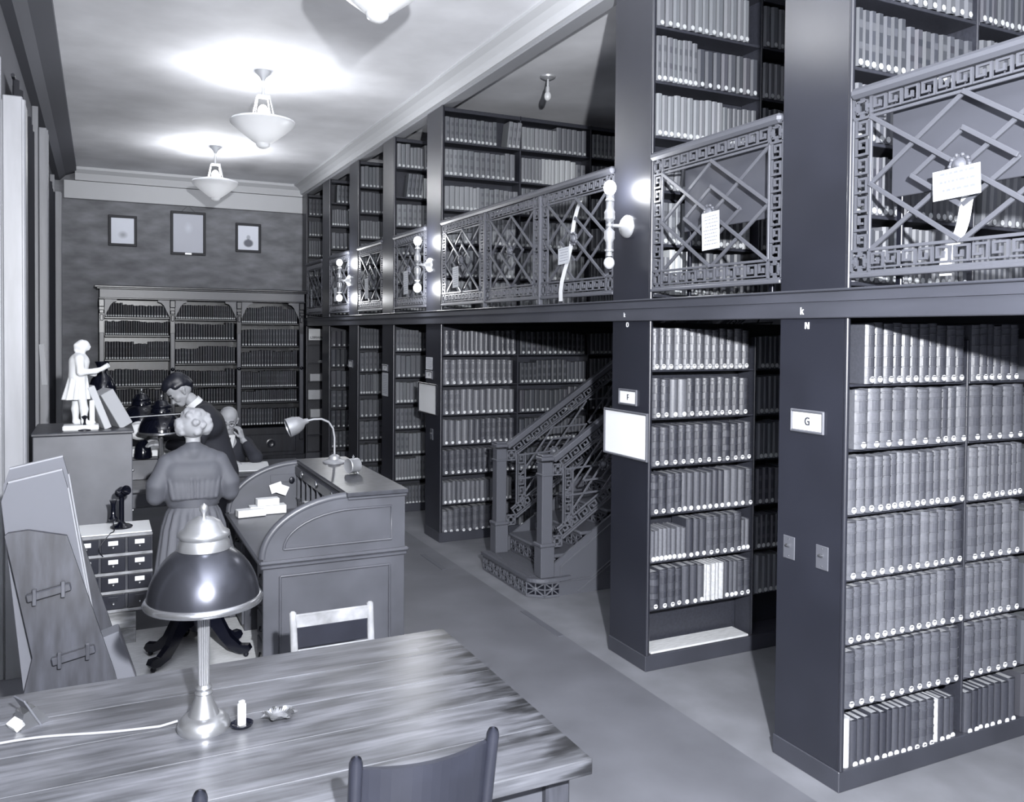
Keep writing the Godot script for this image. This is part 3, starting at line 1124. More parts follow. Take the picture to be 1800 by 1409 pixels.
func streamer(a: Vector3, b: Vector3, label: String) -> void:
	var m := nb()
	var pts := []
	for i in 11:
		var u := i / 10.0
		pts.append(a.lerp(b, u) + Vector3(-0.03 * sin(u * PI) - 0.012 * sin(u * 9.0), 0, 0.02 * sin(u * 5.0)))
	for i in 10:
		var p: Vector3 = pts[i]
		var q: Vector3 = pts[i + 1]
		var wz := Vector3(0, 0, 0.028)
		m.quad(p - wz, q - wz, q + wz, p + wz)
		var s := Vector3(0.001, 0, 0)
		m.quad(p + wz + s, q + wz + s, q - wz + s, p - wz + s)
	single("paper_streamer", m, M.paper, label, "paper", Vector3.ZERO, Vector3.ZERO, "paper strips on the railings")


# ---------------------------------------------------------------- staircase
func star_panel(t: Node3D, a: Vector3, b: Vector3, h: float, n: int, m: Material) -> void:
	# a riser pierced in a row of eight-rayed stars
	var dir := (b - a).normalized()
	var f := dir.cross(Vector3.UP).normalized()
	var len := (b - a).length()
	var w := len / n
	part("riser_plate", nb().bar(a + Vector3(0, h / 2, 0) - f * 0.012, b + Vector3(0, h / 2, 0) - f * 0.012, 0.004, h * 0.96), M.black_metal, t)
	for y in [0.012, h - 0.012]:
		part("riser_rail", nb().bar(a + Vector3(0, y, 0), b + Vector3(0, y, 0), 0.014, 0.02), m, t)
	for i in n:
		var c := a + dir * (w * (i + 0.5)) + Vector3(0, h / 2, 0)
		var s := nb()
		var hw := w / 2
		var hh := h / 2 - 0.014
		for e in [[1, 0], [0, 1], [1, 1], [1, -1]]:
			var d: Vector3 = dir * (hw * e[0]) + Vector3.UP * (hh * e[1])
			s.bar(c - d, c + d, 0.011, 0.014, f)
		s.bar(c - dir * hw - Vector3.UP * hh, c - dir * hw + Vector3.UP * hh, 0.012, 0.014, f)
		s.at(c, Basis(Quaternion(Vector3.UP, f))).lathe([Vector2(0.018, -0.008), Vector2(0.018, 0.006), Vector2(0, 0.012)], 10)
		part("star", s, m, t)


func build_staircase() -> void:
	var zn := -6.02
	var zf := -7.0
	var rise := 0.165
	var going := 0.25
	var x0 := 3.13
	var m: Material = M.iron_dark
	var t := thing("iron_staircase", "cast iron staircase with greek-key balustrades rising between the stacks to the gallery", "staircase", Vector3(x0, 0, zn))
	var dz := zf - zn
	# first tread, broad with a rounded near end
	var poly := PackedVector2Array([Vector2(-0.02, dz - 0.02), Vector2(0.34, dz - 0.02), Vector2(0.34, 0.02)])
	for k in 9:
		var a := PI / 2 * k / 8.0
		poly.append(Vector2(0.16 - sin(a) * 0.18 + 0.0, -0.1 + cos(a) * 0.13) if k else Vector2(0.2, 0.03))
	part("tread", nb().at(Vector3(0, 0.165, 0), Basis(Vector3.RIGHT, Vector3(0, 0, 1), Vector3.DOWN)).slab(poly, 0.0, 0.03), m, t)
	for k in 12:
		part("tread_rib", nb().box(Vector3(0.02 + k * 0.02, 0.167, dz / 2 - 0.02), Vector3(0.008, 0.004, -dz - 0.14)), M.iron, t)
	star_panel(t, Vector3(0.0, 0.0, dz), Vector3(0.0, 0.0, -0.12), 0.135, 6, M.iron)
	star_panel(t, Vector3(0.0, 0.0, -0.12), Vector3(0.11, 0.0, -0.01), 0.135, 1, M.iron)
	star_panel(t, Vector3(0.11, 0.0, -0.01), Vector3(0.24, 0.0, 0.0), 0.135, 1, M.iron)
	for i in range(1, 11):
		var x := 0.24 + going * (i - 1)
		part("tread", nb().bevel(Vector3(x + going / 2, rise * (i + 1) - 0.015, dz / 2), Vector3(going + 0.04, 0.03, -dz - 0.12), 0.01), m, t)
		star_panel(t, Vector3(x, rise * i, dz + 0.08), Vector3(x, rise * i, -0.08), rise - 0.03, 5, m)
	# stringers: closed strings with a sunk panel
	for z in [-0.03, dz + 0.03]:
		var s := PackedVector2Array([Vector2(0.17, 0.0), Vector2(2.6, 0.0), Vector2(2.6, 1.83), Vector2(0.2, 0.27), Vector2(0.17, 0.2)])
		var sg: float = 1.0 if z > -0.5 else -1.0
		part("string", nb().slab(s, z - 0.012, z + 0.012), m, t)
		for b in [[Vector3(0.27, 0.2, 0), Vector3(0.32, 0.06, 0)]]:
			pass
		var zz: float = z + sg * 0.016
		var fr := nb()
		for b in [[0.26, 0.24, 2.5, 1.7], [0.26, 0.12, 0.55, 0.12], [0.55, 0.12, 2.5, 1.36], [0.26, 0.12, 0.26, 0.24], [0.42, 0.02, 2.5, 1.25], [0.7, 0.14, 2.5, 0.14]]:
			fr.bar(Vector3(b[0], b[1], zz), Vector3(b[2], b[3], zz), 0.01, 0.012, Vector3(0, 0, 1))
		part("string_moulding", fr, M.iron, t)
	# newels and balustrades
	for z in [-0.06, dz + 0.05]:
		var nw := nb()
		nw.bevel(Vector3(0.13, 0.29, z), Vector3(0.125, 0.25, 0.125), 0.006)
		nw.bevel(Vector3(0.13, 0.43, z), Vector3(0.14, 0.03, 0.14), 0.008)
		nw.bevel(Vector3(0.13, 0.76, z), Vector3(0.098, 0.68, 0.098), 0.006)
		nw.bevel(Vector3(0.13, 1.0, z), Vector3(0.112, 0.018, 0.112), 0.004)
		nw.bevel(Vector3(0.13, 1.13, z), Vector3(0.118, 0.03, 0.118), 0.006)
		nw.bevel(Vector3(0.13, 1.155, z), Vector3(0.1, 0.02, 0.1), 0.006)
		part("newel_post", nw, M.iron_dark, t)
		var sl := rise / going
		var xa := 0.2
		var xb := 2.5
		var at := func(x: float, h: float) -> Vector3:
			return Vector3(x, 1.1 + (x - 0.18) * sl - h, z)
		part("handrail", nb().bar(at.call(xa, 0.0), at.call(xb, 0.0), 0.06, 0.05), M.iron_dark, t)
		fret(t, at.call(xa + 0.1, 0.14), at.call(xb, 0.14), Vector3.UP, 0.09, M.iron, 24)
		fret(t, at.call(xa + 0.1, 0.72), at.call(xb, 0.72), Vector3.UP, 0.1, M.iron, 24)
		fret(t, at.call(xa + 0.1, 0.62), at.call(xa + 0.1, 0.13), Vector3(1, 0, 0), 0.09, M.iron, 5)
		for q in [[0.245, 0.11], [0.245, 0.7]]:
			corner_square(t, at.call(q[0], q[1]), Vector3.RIGHT, Vector3.UP, 0.085, M.iron)
		for k in 3:
			var x1: float = xa + 0.12 + 0.74 * k
			lattice(t, at.call(x1, 0.6), at.call(x1 + 0.72, 0.6), at.call(x1 + 0.72, 0.16), at.call(x1, 0.16), M.iron, 0.016)


# ---------------------------------------------------------------- the walnut bookcase on the end wall
func build_wall_bookcase() -> void:
	var z := BACK + 0.45
	var t := thing("wall_bookcase", "long walnut bookcase of three open bays with carved brackets against the papered wall", "bookcase", Vector3(0.0, 0, z))
	var x1 := 3.08
	part("base", nb().bevel(Vector3(x1 / 2, 0.28, -0.2), Vector3(x1, 0.56, 0.44), 0.008), M.walnut, t)
	part("plinth", nb().bevel(Vector3(x1 / 2, 0.05, -0.19), Vector3(x1 + 0.03, 0.1, 0.46), 0.008), M.walnut, t)
	part("back_board", nb().box(Vector3(x1 / 2, 1.6, -0.4), Vector3(x1 - 0.02, 2.2, 0.03)), M.walnut, t)
	part("cornice", nb().bevel(Vector3(x1 / 2, 2.8, -0.2), Vector3(x1 + 0.14, 0.035, 0.52), 0.01).bevel(Vector3(x1 / 2, 2.775, -0.2), Vector3(x1 + 0.08, 0.03, 0.48), 0.01), M.walnut, t)
	part("frieze", nb().bevel(Vector3(x1 / 2, 2.69, -0.19), Vector3(x1, 0.15, 0.42), 0.006), M.walnut_light, t)
	part("frieze_moulding", nb().bevel(Vector3(x1 / 2, 2.62, 0.03), Vector3(x1 + 0.02, 0.025, 0.03), 0.008), M.walnut, t)
	var xs := [0.03, 1.03, 2.03, 3.03]
	for i in 4:
		var o := part("pilaster", nb().bevel(Vector3(xs[i], 1.6, -0.18), Vector3(0.075, 2.08, 0.4), 0.006), M.walnut, t)
		part("pilaster_face", nb().bevel(Vector3(xs[i], 1.35, 0.025), Vector3(0.06, 1.5, 0.012), 0.004), M.walnut_light, o)
		part("capital", nb().bevel(Vector3(xs[i], 2.42, 0.035), Vector3(0.07, 0.06, 0.04), 0.01), M.walnut, o)
		part("capital_drop", nb().bevel(Vector3(xs[i], 2.33, 0.03), Vector3(0.05, 0.1, 0.03), 0.01), M.walnut, o)
		part("capital_block", nb().bevel(Vector3(xs[i], 2.55, 0.03), Vector3(0.085, 0.12, 0.04), 0.012), M.walnut, o)
		part("button", nb().ball(Vector3(xs[i], 1.53, 0.035), Vector3(0.03, 0.03, 0.02), 10), M.black_gloss, o)
		part("base_block", nb().bevel(Vector3(xs[i], 0.44, 0.04), Vector3(0.085, 0.2, 0.04), 0.012), M.walnut, o)
	for i in 3:
		var a: float = xs[i] + 0.04
		var b: float = xs[i + 1] - 0.04
		# curved brackets under the frieze
		for s in 2:
			var p := PackedVector2Array([Vector2(0, 0), Vector2(0.17, 0), Vector2(0.17, -0.03), Vector2(0.12, -0.045), Vector2(0.08, -0.09), Vector2(0.055, -0.15), Vector2(0.03, -0.2), Vector2(0, -0.27)])
			if s == 1:
				for k in p.size():
					p[k].x = -p[k].x
			part("bracket", nb().at(Vector3(a if s == 0 else b, 2.61, 0)).slab(p, -0.02, 0.012), M.walnut_light, t)
		part("base_panel", nb().bevel(Vector3((a + b) / 2, 0.3, 0.026), Vector3(b - a - 0.1, 0.3, 0.02), 0.008), M.walnut, t)
		part("base_roundel", nb().at(Vector3((a + b) / 2, 0.3, 0.035), Basis(Vector3.RIGHT, PI / 2)).lathe([Vector2(0.07, 0), Vector2(0.075, 0.012), Vector2(0.055, 0.016), Vector2(0.045, 0.008), Vector2(0, 0.01)], 18), M.walnut, t)
		var ys := [[0.6, 1.0, 1.28, 1.69, 2.06, 2.34], [0.6, 0.98, 1.26, 1.62, 2.0, 2.32], [0.6, 0.98, 1.22, 1.56, 1.9, 2.27]][i] as Array
		for k in ys.size():
			if k:
				part("shelf", nb().bevel(Vector3((a + b) / 2, ys[k] - 0.012, -0.19), Vector3(b - a, 0.022, 0.34), 0.004), M.walnut, t)
			var hm: float = (ys[k + 1] if k + 1 < ys.size() else 2.6) - ys[k] - 0.02
			fill_mass_at(a + 0.01, b - 0.005, ys[k] + 0.001, z - 0.04, minf(hm, 0.31), 0.036, [46, 44, 62][i])


func fill_mass_at(x0: float, x1: float, y: float, z: float, hmax: float, w: float, l: float) -> void:
	fill_mass(x0, x1, y, z, hmax, w, l, 14, 0.05, 0.0)


# ---------------------------------------------------------------- lamps
func build_lamps() -> void:
	for s in [[-4.67, "milk glass ceiling lamp, first of the row, above the reading table end"], [-8.39, "milk glass ceiling lamp, middle of the row of three"], [-12.1, "milk glass ceiling lamp closest to the papered end wall"]]:
		ceiling_lamp(Vector3(1.41, TOP, s[0]), s[1])
	for s in [[-4.70, true, false, "brass two-bulb wall lamp with only its upper bulb lit, on stack F"], [-8.40, true, true, "brass two-bulb wall lamp, both lit, on the stack beyond the staircase"], [-11.6, true, true, "brass two-bulb wall lamp, both lit, on the third stack beyond the staircase"]]:
		sconce(s[0], s[1], s[2], s[3])
	var t := thing("gallery_lamp", "small bare bulb lamp on the gallery ceiling above the staircase", "lamp", Vector3(3.80, 4.56, -7.1))
	part("rose", nb().lathe([Vector2(0.0, -0.03), Vector2(0.03, -0.03), Vector2(0.07, -0.015), Vector2(0.075, 0.0)], 20), M.brass_pale, t)
	part("stem", nb().tube([Vector3(0, -0.02, 0), Vector3(0, -0.1, 0)], 0.012), M.brass_pale, t)
	part("holder", nb().lathe([Vector2(0.0, -0.16), Vector2(0.022, -0.15), Vector2(0.02, -0.1), Vector2(0, -0.09)], 14), M.brass_pale, t)
	part("bulb", nb().ball(Vector3(0, -0.185, 0), Vector3(0.034, 0.045, 0.034), 14), M.milk_glass, t)


func ceiling_lamp(o: Vector3, label: String) -> void:
	var t := thing("ceiling_lamp", label, "lamp", o, 0.0, "hanging ceiling lamps")
	part("ceiling_rose", nb().lathe([Vector2(0.0, -0.09), Vector2(0.018, -0.09), Vector2(0.03, -0.06), Vector2(0.07, -0.02), Vector2(0.08, 0.0)], 24), M.brass_pale, t)
	part("stem", nb().tube([Vector3(0, -0.07, 0), Vector3(0, -0.24, 0)], 0.014, 10), M.brass_pale, t)
	# four-sided glass lantern above the dish
	var top := 0.075
	var bot := 0.125
	var y0 := -0.24
	var y1 := -0.43
	for k in 4:
		var a := PI / 4 + PI / 2 * k
		var c := PI / 4 + PI / 2 * (k + 1)
		part("lantern_arm", nb().tube([Vector3(cos(a) * top, y0, sin(a) * top), Vector3(cos(a) * bot, y1, sin(a) * bot)], 0.006, 8), M.brass_pale, t)
		part("lantern_rim", nb().tube([Vector3(cos(a) * top, y0, sin(a) * top), Vector3(cos(c) * top, y0, sin(c) * top)], 0.007, 8), M.brass_pale, t)
	part("lantern_cap", nb().box(Vector3(0, y0, 0), Vector3(0.1, 0.008, 0.1)), M.brass_pale, t)
	var dish := nb().lathe([Vector2(0.0, -0.735), Vector2(0.035, -0.73), Vector2(0.06, -0.71), Vector2(0.065, -0.685), Vector2(0.085, -0.675), Vector2(0.17, -0.61), Vector2(0.25, -0.545), Vector2(0.298, -0.505), Vector2(0.305, -0.485), Vector2(0.293, -0.465), Vector2(0.2, -0.44), Vector2(0.135, -0.432), Vector2(0.13, -0.436), Vector2(0.195, -0.446), Vector2(0.285, -0.47), Vector2(0.296, -0.486), Vector2(0.245, -0.538), Vector2(0.165, -0.602), Vector2(0.08, -0.668), Vector2(0.0, -0.678)], 36)
	part("glass_dish", dish, M.milk_glass, t)
	part("bulb", nb().ball(Vector3(0, -0.385, 0), Vector3(0.05, 0.07, 0.05), 16), M.glow, t)
	omni("lamp_light", t, Vector3(0, -0.385, 0), CEILING_ENERGY, 0.05)


func sconce(z: float, up: bool, down: bool, label: String) -> void:
	var t := thing("wall_lamp", label, "lamp", Vector3(XF, 2.85, z), 0.0, "brass wall lamps on the stacks")
	part("back_plate", nb().at(Vector3.ZERO, Basis(Vector3(0, 1, 0), Vector3(-1, 0, 0), Vector3(0, 0, 1))).lathe([Vector2(0.075, 0.0), Vector2(0.075, 0.012), Vector2(0.06, 0.03), Vector2(0.035, 0.045), Vector2(0.02, 0.06), Vector2(0.0, 0.06)], 24), M.brass_pale, t)
	part("arm", nb().tube([Vector3(-0.05, 0, 0), Vector3(-0.14, 0.0, 0)], 0.012, 10), M.brass_pale, t)
	part("hub", nb().ball(Vector3(-0.14, 0, 0), Vector3(0.022, 0.016, 0.022), 12), M.brass_pale, t)
	for s in [1.0, -1.0]:
		var lit: bool = up if s > 0 else down
		var b := nb()
		b.at(Vector3(-0.14, 0, 0), Basis(Vector3.RIGHT, 0.0 if s > 0 else PI))
		b.lathe([Vector2(0.008, 0.0), Vector2(0.014, 0.02), Vector2(0.035, 0.04), Vector2(0.034, 0.07), Vector2(0.036, 0.085), Vector2(0.022, 0.11), Vector2(0.018, 0.15), Vector2(0.03, 0.158), Vector2(0.03, 0.166), Vector2(0.018, 0.175), Vector2(0.022, 0.2), Vector2(0.0, 0.2)], 18)
		var o := part("bulb_holder", b, M.brass_pale, t)
		var y: float = 0.243 * s
		var r := 0.042 if lit else 0.036
		part("bulb", nb().ball(Vector3(-0.14, y, 0), Vector3(r, r * 1.15, r), 16), M.glow if lit else M.milk_glass, o)
		if lit:
			omni("wall_lamp_light", t, Vector3(-0.14, y, 0), SCONCE_ENERGY, 0.04)


# ---------------------------------------------------------------- signs, plates and pictures
func on_end(z: float) -> float:
	return XF - 0.001


func build_signs() -> void:
	var q := Vector3(0, -PI / 2, 0)
	# lettered cards in bevelled frames
	for s in [[-3.10, 1.727, 0.205, 0.1, "G"], [-4.668, 1.733, 0.2, 0.092, "F"], [-8.40, 1.70, 0.19, 0.075, "E"], [-9.93, 1.71, 0.2, 0.07, "D"], [-11.5, 1.70, 0.2, 0.09, "C"]]:
		var near: bool = s[0] > -5.0
		var t := thing("stack_sign", "small framed white card lettered %s on the stack end" % s[4], "sign", Vector3(XF, s[1], s[0]), -PI / 2, "lettered stack signs")
		var w: float = s[2]
		var h: float = s[3]
		var f := nb()
		f.bevel(Vector3(0, h / 2, 0.006), Vector3(w, 0.014, 0.014), 0.004).bevel(Vector3(0, -h / 2, 0.006), Vector3(w, 0.014, 0.014), 0.004)
		f.bevel(Vector3(-w / 2, 0, 0.006), Vector3(0.014, h + 0.014, 0.014), 0.004).bevel(Vector3(w / 2, 0, 0.006), Vector3(0.014, h + 0.014, 0.014), 0.004)
		part("frame", f, M.iron, t)
		part("card", nb().box(Vector3(0, 0, 0.003), Vector3(w - 0.01, h - 0.01, 0.004)), M.paper, t)
		part("letter", letters(s[4], h * 0.42, 0.002), M.ink, t, Vector3(0, 0, 0.0055))
	# framed plans and notices
	for s in [[-4.692, 1.49, 0.5, 0.295, "large framed white plan on the end of stack F", 0], [-8.44, 1.45, 0.54, 0.31, "large framed white plan on the stack beyond the staircase", 0]]:
		var t := thing("framed_plan", s[4], "picture", Vector3(XF, s[1], s[0]), -PI / 2, "framed plans on the stack ends")
		var w: float = s[2]
		var h: float = s[3]
		var f := nb()
		f.bevel(Vector3(0, h / 2, 0.008), Vector3(w, 0.014, 0.018), 0.004).bevel(Vector3(0, -h / 2, 0.008), Vector3(w, 0.014, 0.018), 0.004)
		f.bevel(Vector3(-w / 2, 0, 0.008), Vector3(0.014, h + 0.014, 0.018), 0.004).bevel(Vector3(w / 2, 0, 0.008), Vector3(0.014, h + 0.014, 0.018), 0.004)
		part("frame", f, M.black_metal if s[0] < -8 else M.iron, t)
		part("sheet", nb().box(Vector3(0, 0, 0.004), Vector3(w - 0.01, h - 0.01, 0.005)), M.paper, t)
	single("notice_card", card(0.2, 0.13), printed("lines7", 77, 7), "white notice card with small lines above the letter on the stack beyond the staircase", "card", Vector3(XF - 0.004, 1.82, -8.40), q, "notices on the stack ends")
	single("notice_card", card(0.24, 0.28), printed("lines11", 78, 11), "long white notice sheet on the second stack beyond the staircase", "card", Vector3(XF - 0.004, 1.51, -9.93), q, "notices on the stack ends")
	# painted letters under the fascia
	for s in [["N", -3.115, 2.195, 0.034], ["k", -3.13, 2.265, 0.034], ["O", -4.69, 2.207, 0.034], ["k", -4.695, 2.27, 0.028]]:
		var on: float = XF - 0.001 if s[2] < 2.23 else XF - 0.0215
		single("painted_letter", letters(s[0], s[3], 0.002), M.dot, "small white letter %s painted %s stack %s" % [s[0], "at the top of" if s[0] != "k" else "on the fascia above", "G" if s[1] > -4 else "F"], "letter", Vector3(on, s[2], s[1]), q, "white letters on the stack tops")
	# switch plates
	for s in [[-3.21, "dark switch plate with a toggle on the far half of the end of stack G"], [-2.993, "dark switch plate with a toggle near the bright edge strip of stack G"]]:
		switch_plate(Vector3(XF, 1.083, s[0]), s[1])
	switch_plate(Vector3(XF, 1.083, -8.32), "dark switch plate on the stack beyond the staircase, under the framed plan")
	# three framed pictures
	for s in [[0.333, 3.699, 0.41, 0.48, "small black-framed picture with a pale vignette, nearest the windows", 0], [1.30, 3.714, 0.535, 0.7, "large black-framed pale print hanging in the middle of the papered wall", 1], [2.24, 3.693, 0.41, 0.48, "small black-framed portrait print nearest the stacks", 2]]:
		var t := thing("framed_picture", s[4], "picture", Vector3(s[0], s[1], BACK + 0.001), 0.0, "framed pictures on the papered wall")
		var w: float = s[2]
		var h: float = s[3]
		var f := nb()
		f.bevel(Vector3(0, h / 2 - 0.02, 0.015), Vector3(w, 0.04, 0.03), 0.006).bevel(Vector3(0, -h / 2 + 0.02, 0.015), Vector3(w, 0.04, 0.03), 0.006)
		f.bevel(Vector3(-w / 2 + 0.02, 0, 0.015), Vector3(0.04, h - 0.07, 0.03), 0.006).bevel(Vector3(w / 2 - 0.02, 0, 0.015), Vector3(0.04, h - 0.07, 0.03), 0.006)
		part("frame", f, M.frame_black, t)
		part("backing", nb().box(Vector3(0, 0, 0.004), Vector3(w - 0.05, h - 0.05, 0.006)), M.paper, t)
		var pm := mat("picture%d" % s[5], 235, 0.8)
		pm.albedo_color = Color(0.95, 0.955, 0.97)
		pm.albedo_texture = vignette(s[5])
		part("print", card(w - 0.08, h - 0.08), pm, t, Vector3(0, 0, 0.011))
		if s[5] == 1:
			part("name_plate", nb().bevel(Vector3(0, -h / 2 + 0.02, 0.032), Vector3(0.1, 0.03, 0.004), 0.001), M.brass_pale, t)
			part("hanging_wire", nb().tube([Vector3(-0.1, h / 2, 0.01), Vector3(0, h / 2 + 0.1, 0.006), Vector3(0.1, h / 2, 0.01)], 0.003, 6), M.black_metal, t)


func switch_plate(o: Vector3, label: String) -> void:
	var t := thing("switch_plate", label, "switch", o, -PI / 2, "switch plates on the stack ends")
	part("plate", nb().bevel(Vector3(0, 0, 0.003), Vector3(0.078, 0.115, 0.006), 0.002), M.iron, t)
	part("toggle", nb().tube([Vector3(0, 0.008, 0.004), Vector3(0, 0.016, 0.024)], [0.009, 0.006], 10), M.nickel, t)
	for y in [0.042, -0.042]:
		part("screw", nb().ball(Vector3(0, y, 0.006), Vector3(0.004, 0.004, 0.002), 8), M.nickel, t)


# flat print of the pictures: a pale vignette, a plain toned sheet, a half-length figure as a soft grey shape
func vignette(kind: int) -> ImageTexture:
	var im := Image.create(64, 80, false, Image.FORMAT_RGB8)
	for y in 80:
		for x in 64:
			var u := (x - 32) / 32.0
			var v := (y - 40) / 40.0
			var l := 0.9
			if kind == 0:
				l -= 0.22 * clampf(1.2 - Vector2(u * 2.2, (v - 0.3) * 3.2).length() * 1.1, 0.0, 1.0)
			elif kind == 1:
				l = 0.78 + 0.08 * clampf(1.0 - Vector2(u * 3.0, (v + 0.3) * 3.0).length(), 0.0, 1.0)
			else:
				l -= 0.45 * clampf((1.0 - Vector2(u * 1.9, (v - 0.42) * 2.7).length()) * 3.0, 0.0, 1.0)
				l -= 0.2 * clampf((1.0 - Vector2(u * 4.6, (v + 0.05) * 4.4).length()) * 3.0, 0.0, 1.0)
			im.set_pixel(x, y, Color(l - 0.01, l, minf(1.0, l + 0.03)))
	return ImageTexture.create_from_image(im)


# ---------------------------------------------------------------- furniture
func build_furniture() -> void:
	reading_table()
	table_lamp(Vector3(0.325, 0.76, -3.11), true, "tall nickel table lamp with a domed metal shade on the reading table")
	table_things()
	dark_chair(0.823, "dark wooden chair with a curved solid back at the reading table")
	dark_chair(0.02, "dark wooden chair showing only one round post top above the table edge")
	pale_chair()
	roll_desk()
	desk_things()
	portfolio_rack()
	card_index()
	telephone()
	side_cabinet()
	statuette()
	reader_desks()
	stool()
	single("chair_mat", nb().bevel(Vector3(0.6, 0.009, -6.05), Vector3(1.1, 0.018, 1.0), 0.006), M.wood_pale, "pale wooden floor mat under the iron-legged stool", "mat")


func reading_table() -> void:
	var x0 := -0.44
	var x1 := 1.45
	var z0 := -2.354
	var z1 := -3.70
	var t := thing("reading_table", "big worn oak reading table with the tall metal lamp on it", "table", Vector3(x0, 0, z1))
	var w := x1 - x0
	var d := z0 - z1
	for k in 5:
		part("top_board", nb().bevel(Vector3(w / 2, 0.733, d * (k + 0.5) / 5.0), Vector3(w, 0.054, d / 5.0 - 0.0006), 0.0016 if k > 0 and k < 4 else 0.004), M.table_wood, t)
	for s in [[w / 2, 0.13, w - 0.2, 0.025], [w / 2, d - 0.13, w - 0.2, 0.025]]:
		part("apron", nb().bevel(Vector3(s[0], 0.64, s[1]), Vector3(s[2], 0.13, s[3]), 0.004), M.desk_wood, t)
		part("apron_moulding", nb().bevel(Vector3(s[0], 0.572, s[1]), Vector3(s[2] + 0.02, 0.02, 0.045), 0.006), M.desk_wood, t)
	for x in [0.08, w - 0.08]:
		part("apron", nb().bevel(Vector3(x, 0.64, d / 2), Vector3(0.025, 0.13, d - 0.26), 0.004), M.desk_wood, t)
		part("apron_moulding", nb().bevel(Vector3(x, 0.572, d / 2), Vector3(0.045, 0.02, d - 0.24), 0.006), M.desk_wood, t)
		for z in [0.13, d - 0.13]:
			part("leg", nb().bevel(Vector3(x, 0.35, z), Vector3(0.09, 0.7, 0.09), 0.008), M.oak_dark, t)


# nickel-stemmed lamp under a metal dome; the same pattern stands on the farther desks
func table_lamp(o: Vector3, bright: bool, label: String) -> void:
	var t := thing("table_lamp", label, "lamp", o, 0.0, "domed table lamps")
	var metal: Material = M.nickel if bright else M.black_gloss
	var stem: Material = M.lamp_nickel if bright else M.nickel
	part("base", nb().lathe([Vector2(0.086, 0.0), Vector2(0.09, 0.012), Vector2(0.086, 0.022), Vector2(0.084, 0.03), Vector2(0.072, 0.044), Vector2(0.058, 0.05), Vector2(0.052, 0.052), Vector2(0.03, 0.11), Vector2(0.026, 0.125), Vector2(0.0, 0.125)], 36), stem, t)
	var cap := nb().lathe([Vector2(0.026, 0.12), Vector2(0.03, 0.128), Vector2(0.024, 0.136), Vector2(0.028, 0.146), Vector2(0.02, 0.156)], 24)
	part("collar", cap, stem, t)
	part("collar", nb().lathe([Vector2(0.0, 0.405), Vector2(0.028, 0.405), Vector2(0.028, 0.42), Vector2(0.0, 0.42)], 20), stem, t)
	var col := nb()
	for k in 16:
		var a := TAU * k / 16.0
		col.tube([Vector3(cos(a) * 0.0155, 0.15, sin(a) * 0.0155), Vector3(cos(a) * 0.0175, 0.41, sin(a) * 0.0175)], 0.0038, 6, false)
	col.tube([Vector3(0, 0.15, 0), Vector3(0, 0.41, 0)], 0.016, 16)
	part("column", col, stem, t)
	part("socket", nb().tube([Vector3(0, 0.41, 0), Vector3(0, 0.62, 0)], 0.012, 12), M.black_metal, t)
	var dome := []
	for k in 13:
		var a := 0.06 + (PI / 2 - 0.42) * k / 12.0
		dome.append(Vector2(cos(a) * 0.187, 0.45 + sin(a) * 0.205))
	var inner := dome.duplicate()
	inner.reverse()
	for k in inner.size():
		inner[k] = inner[k] * Vector2(0.985, 1.0) - Vector2(0, 0.003)
	part("shade", nb().lathe(dome + inner, 48), M.shade_metal if bright else M.black_gloss, t)
	part("shade_rim", nb().lathe([Vector2(0.183, 0.452), Vector2(0.196, 0.444), Vector2(0.2, 0.452), Vector2(0.192, 0.466), Vector2(0.185, 0.468)], 48, 0.2), metal if bright else M.nickel, t)
	part("vent_collar", nb().lathe([Vector2(0.088, 0.632), Vector2(0.086, 0.655), Vector2(0.078, 0.668), Vector2(0.088, 0.678), Vector2(0.086, 0.69), Vector2(0.07, 0.698), Vector2(0.055, 0.725), Vector2(0.03, 0.74), Vector2(0.01, 0.744), Vector2(0.0, 0.744)], 36, 0.5), stem if bright else M.black_gloss, t)
	part("finial", nb().lathe([Vector2(0.008, 0.742), Vector2(0.007, 0.752), Vector2(0.015, 0.766), Vector2(0.013, 0.78), Vector2(0.0, 0.79)], 18), stem if bright else M.nickel, t)
	part("bulb", nb().ball(Vector3(0, 0.53, 0), Vector3(0.035, 0.05, 0.035), 12), M.milk_glass, t)


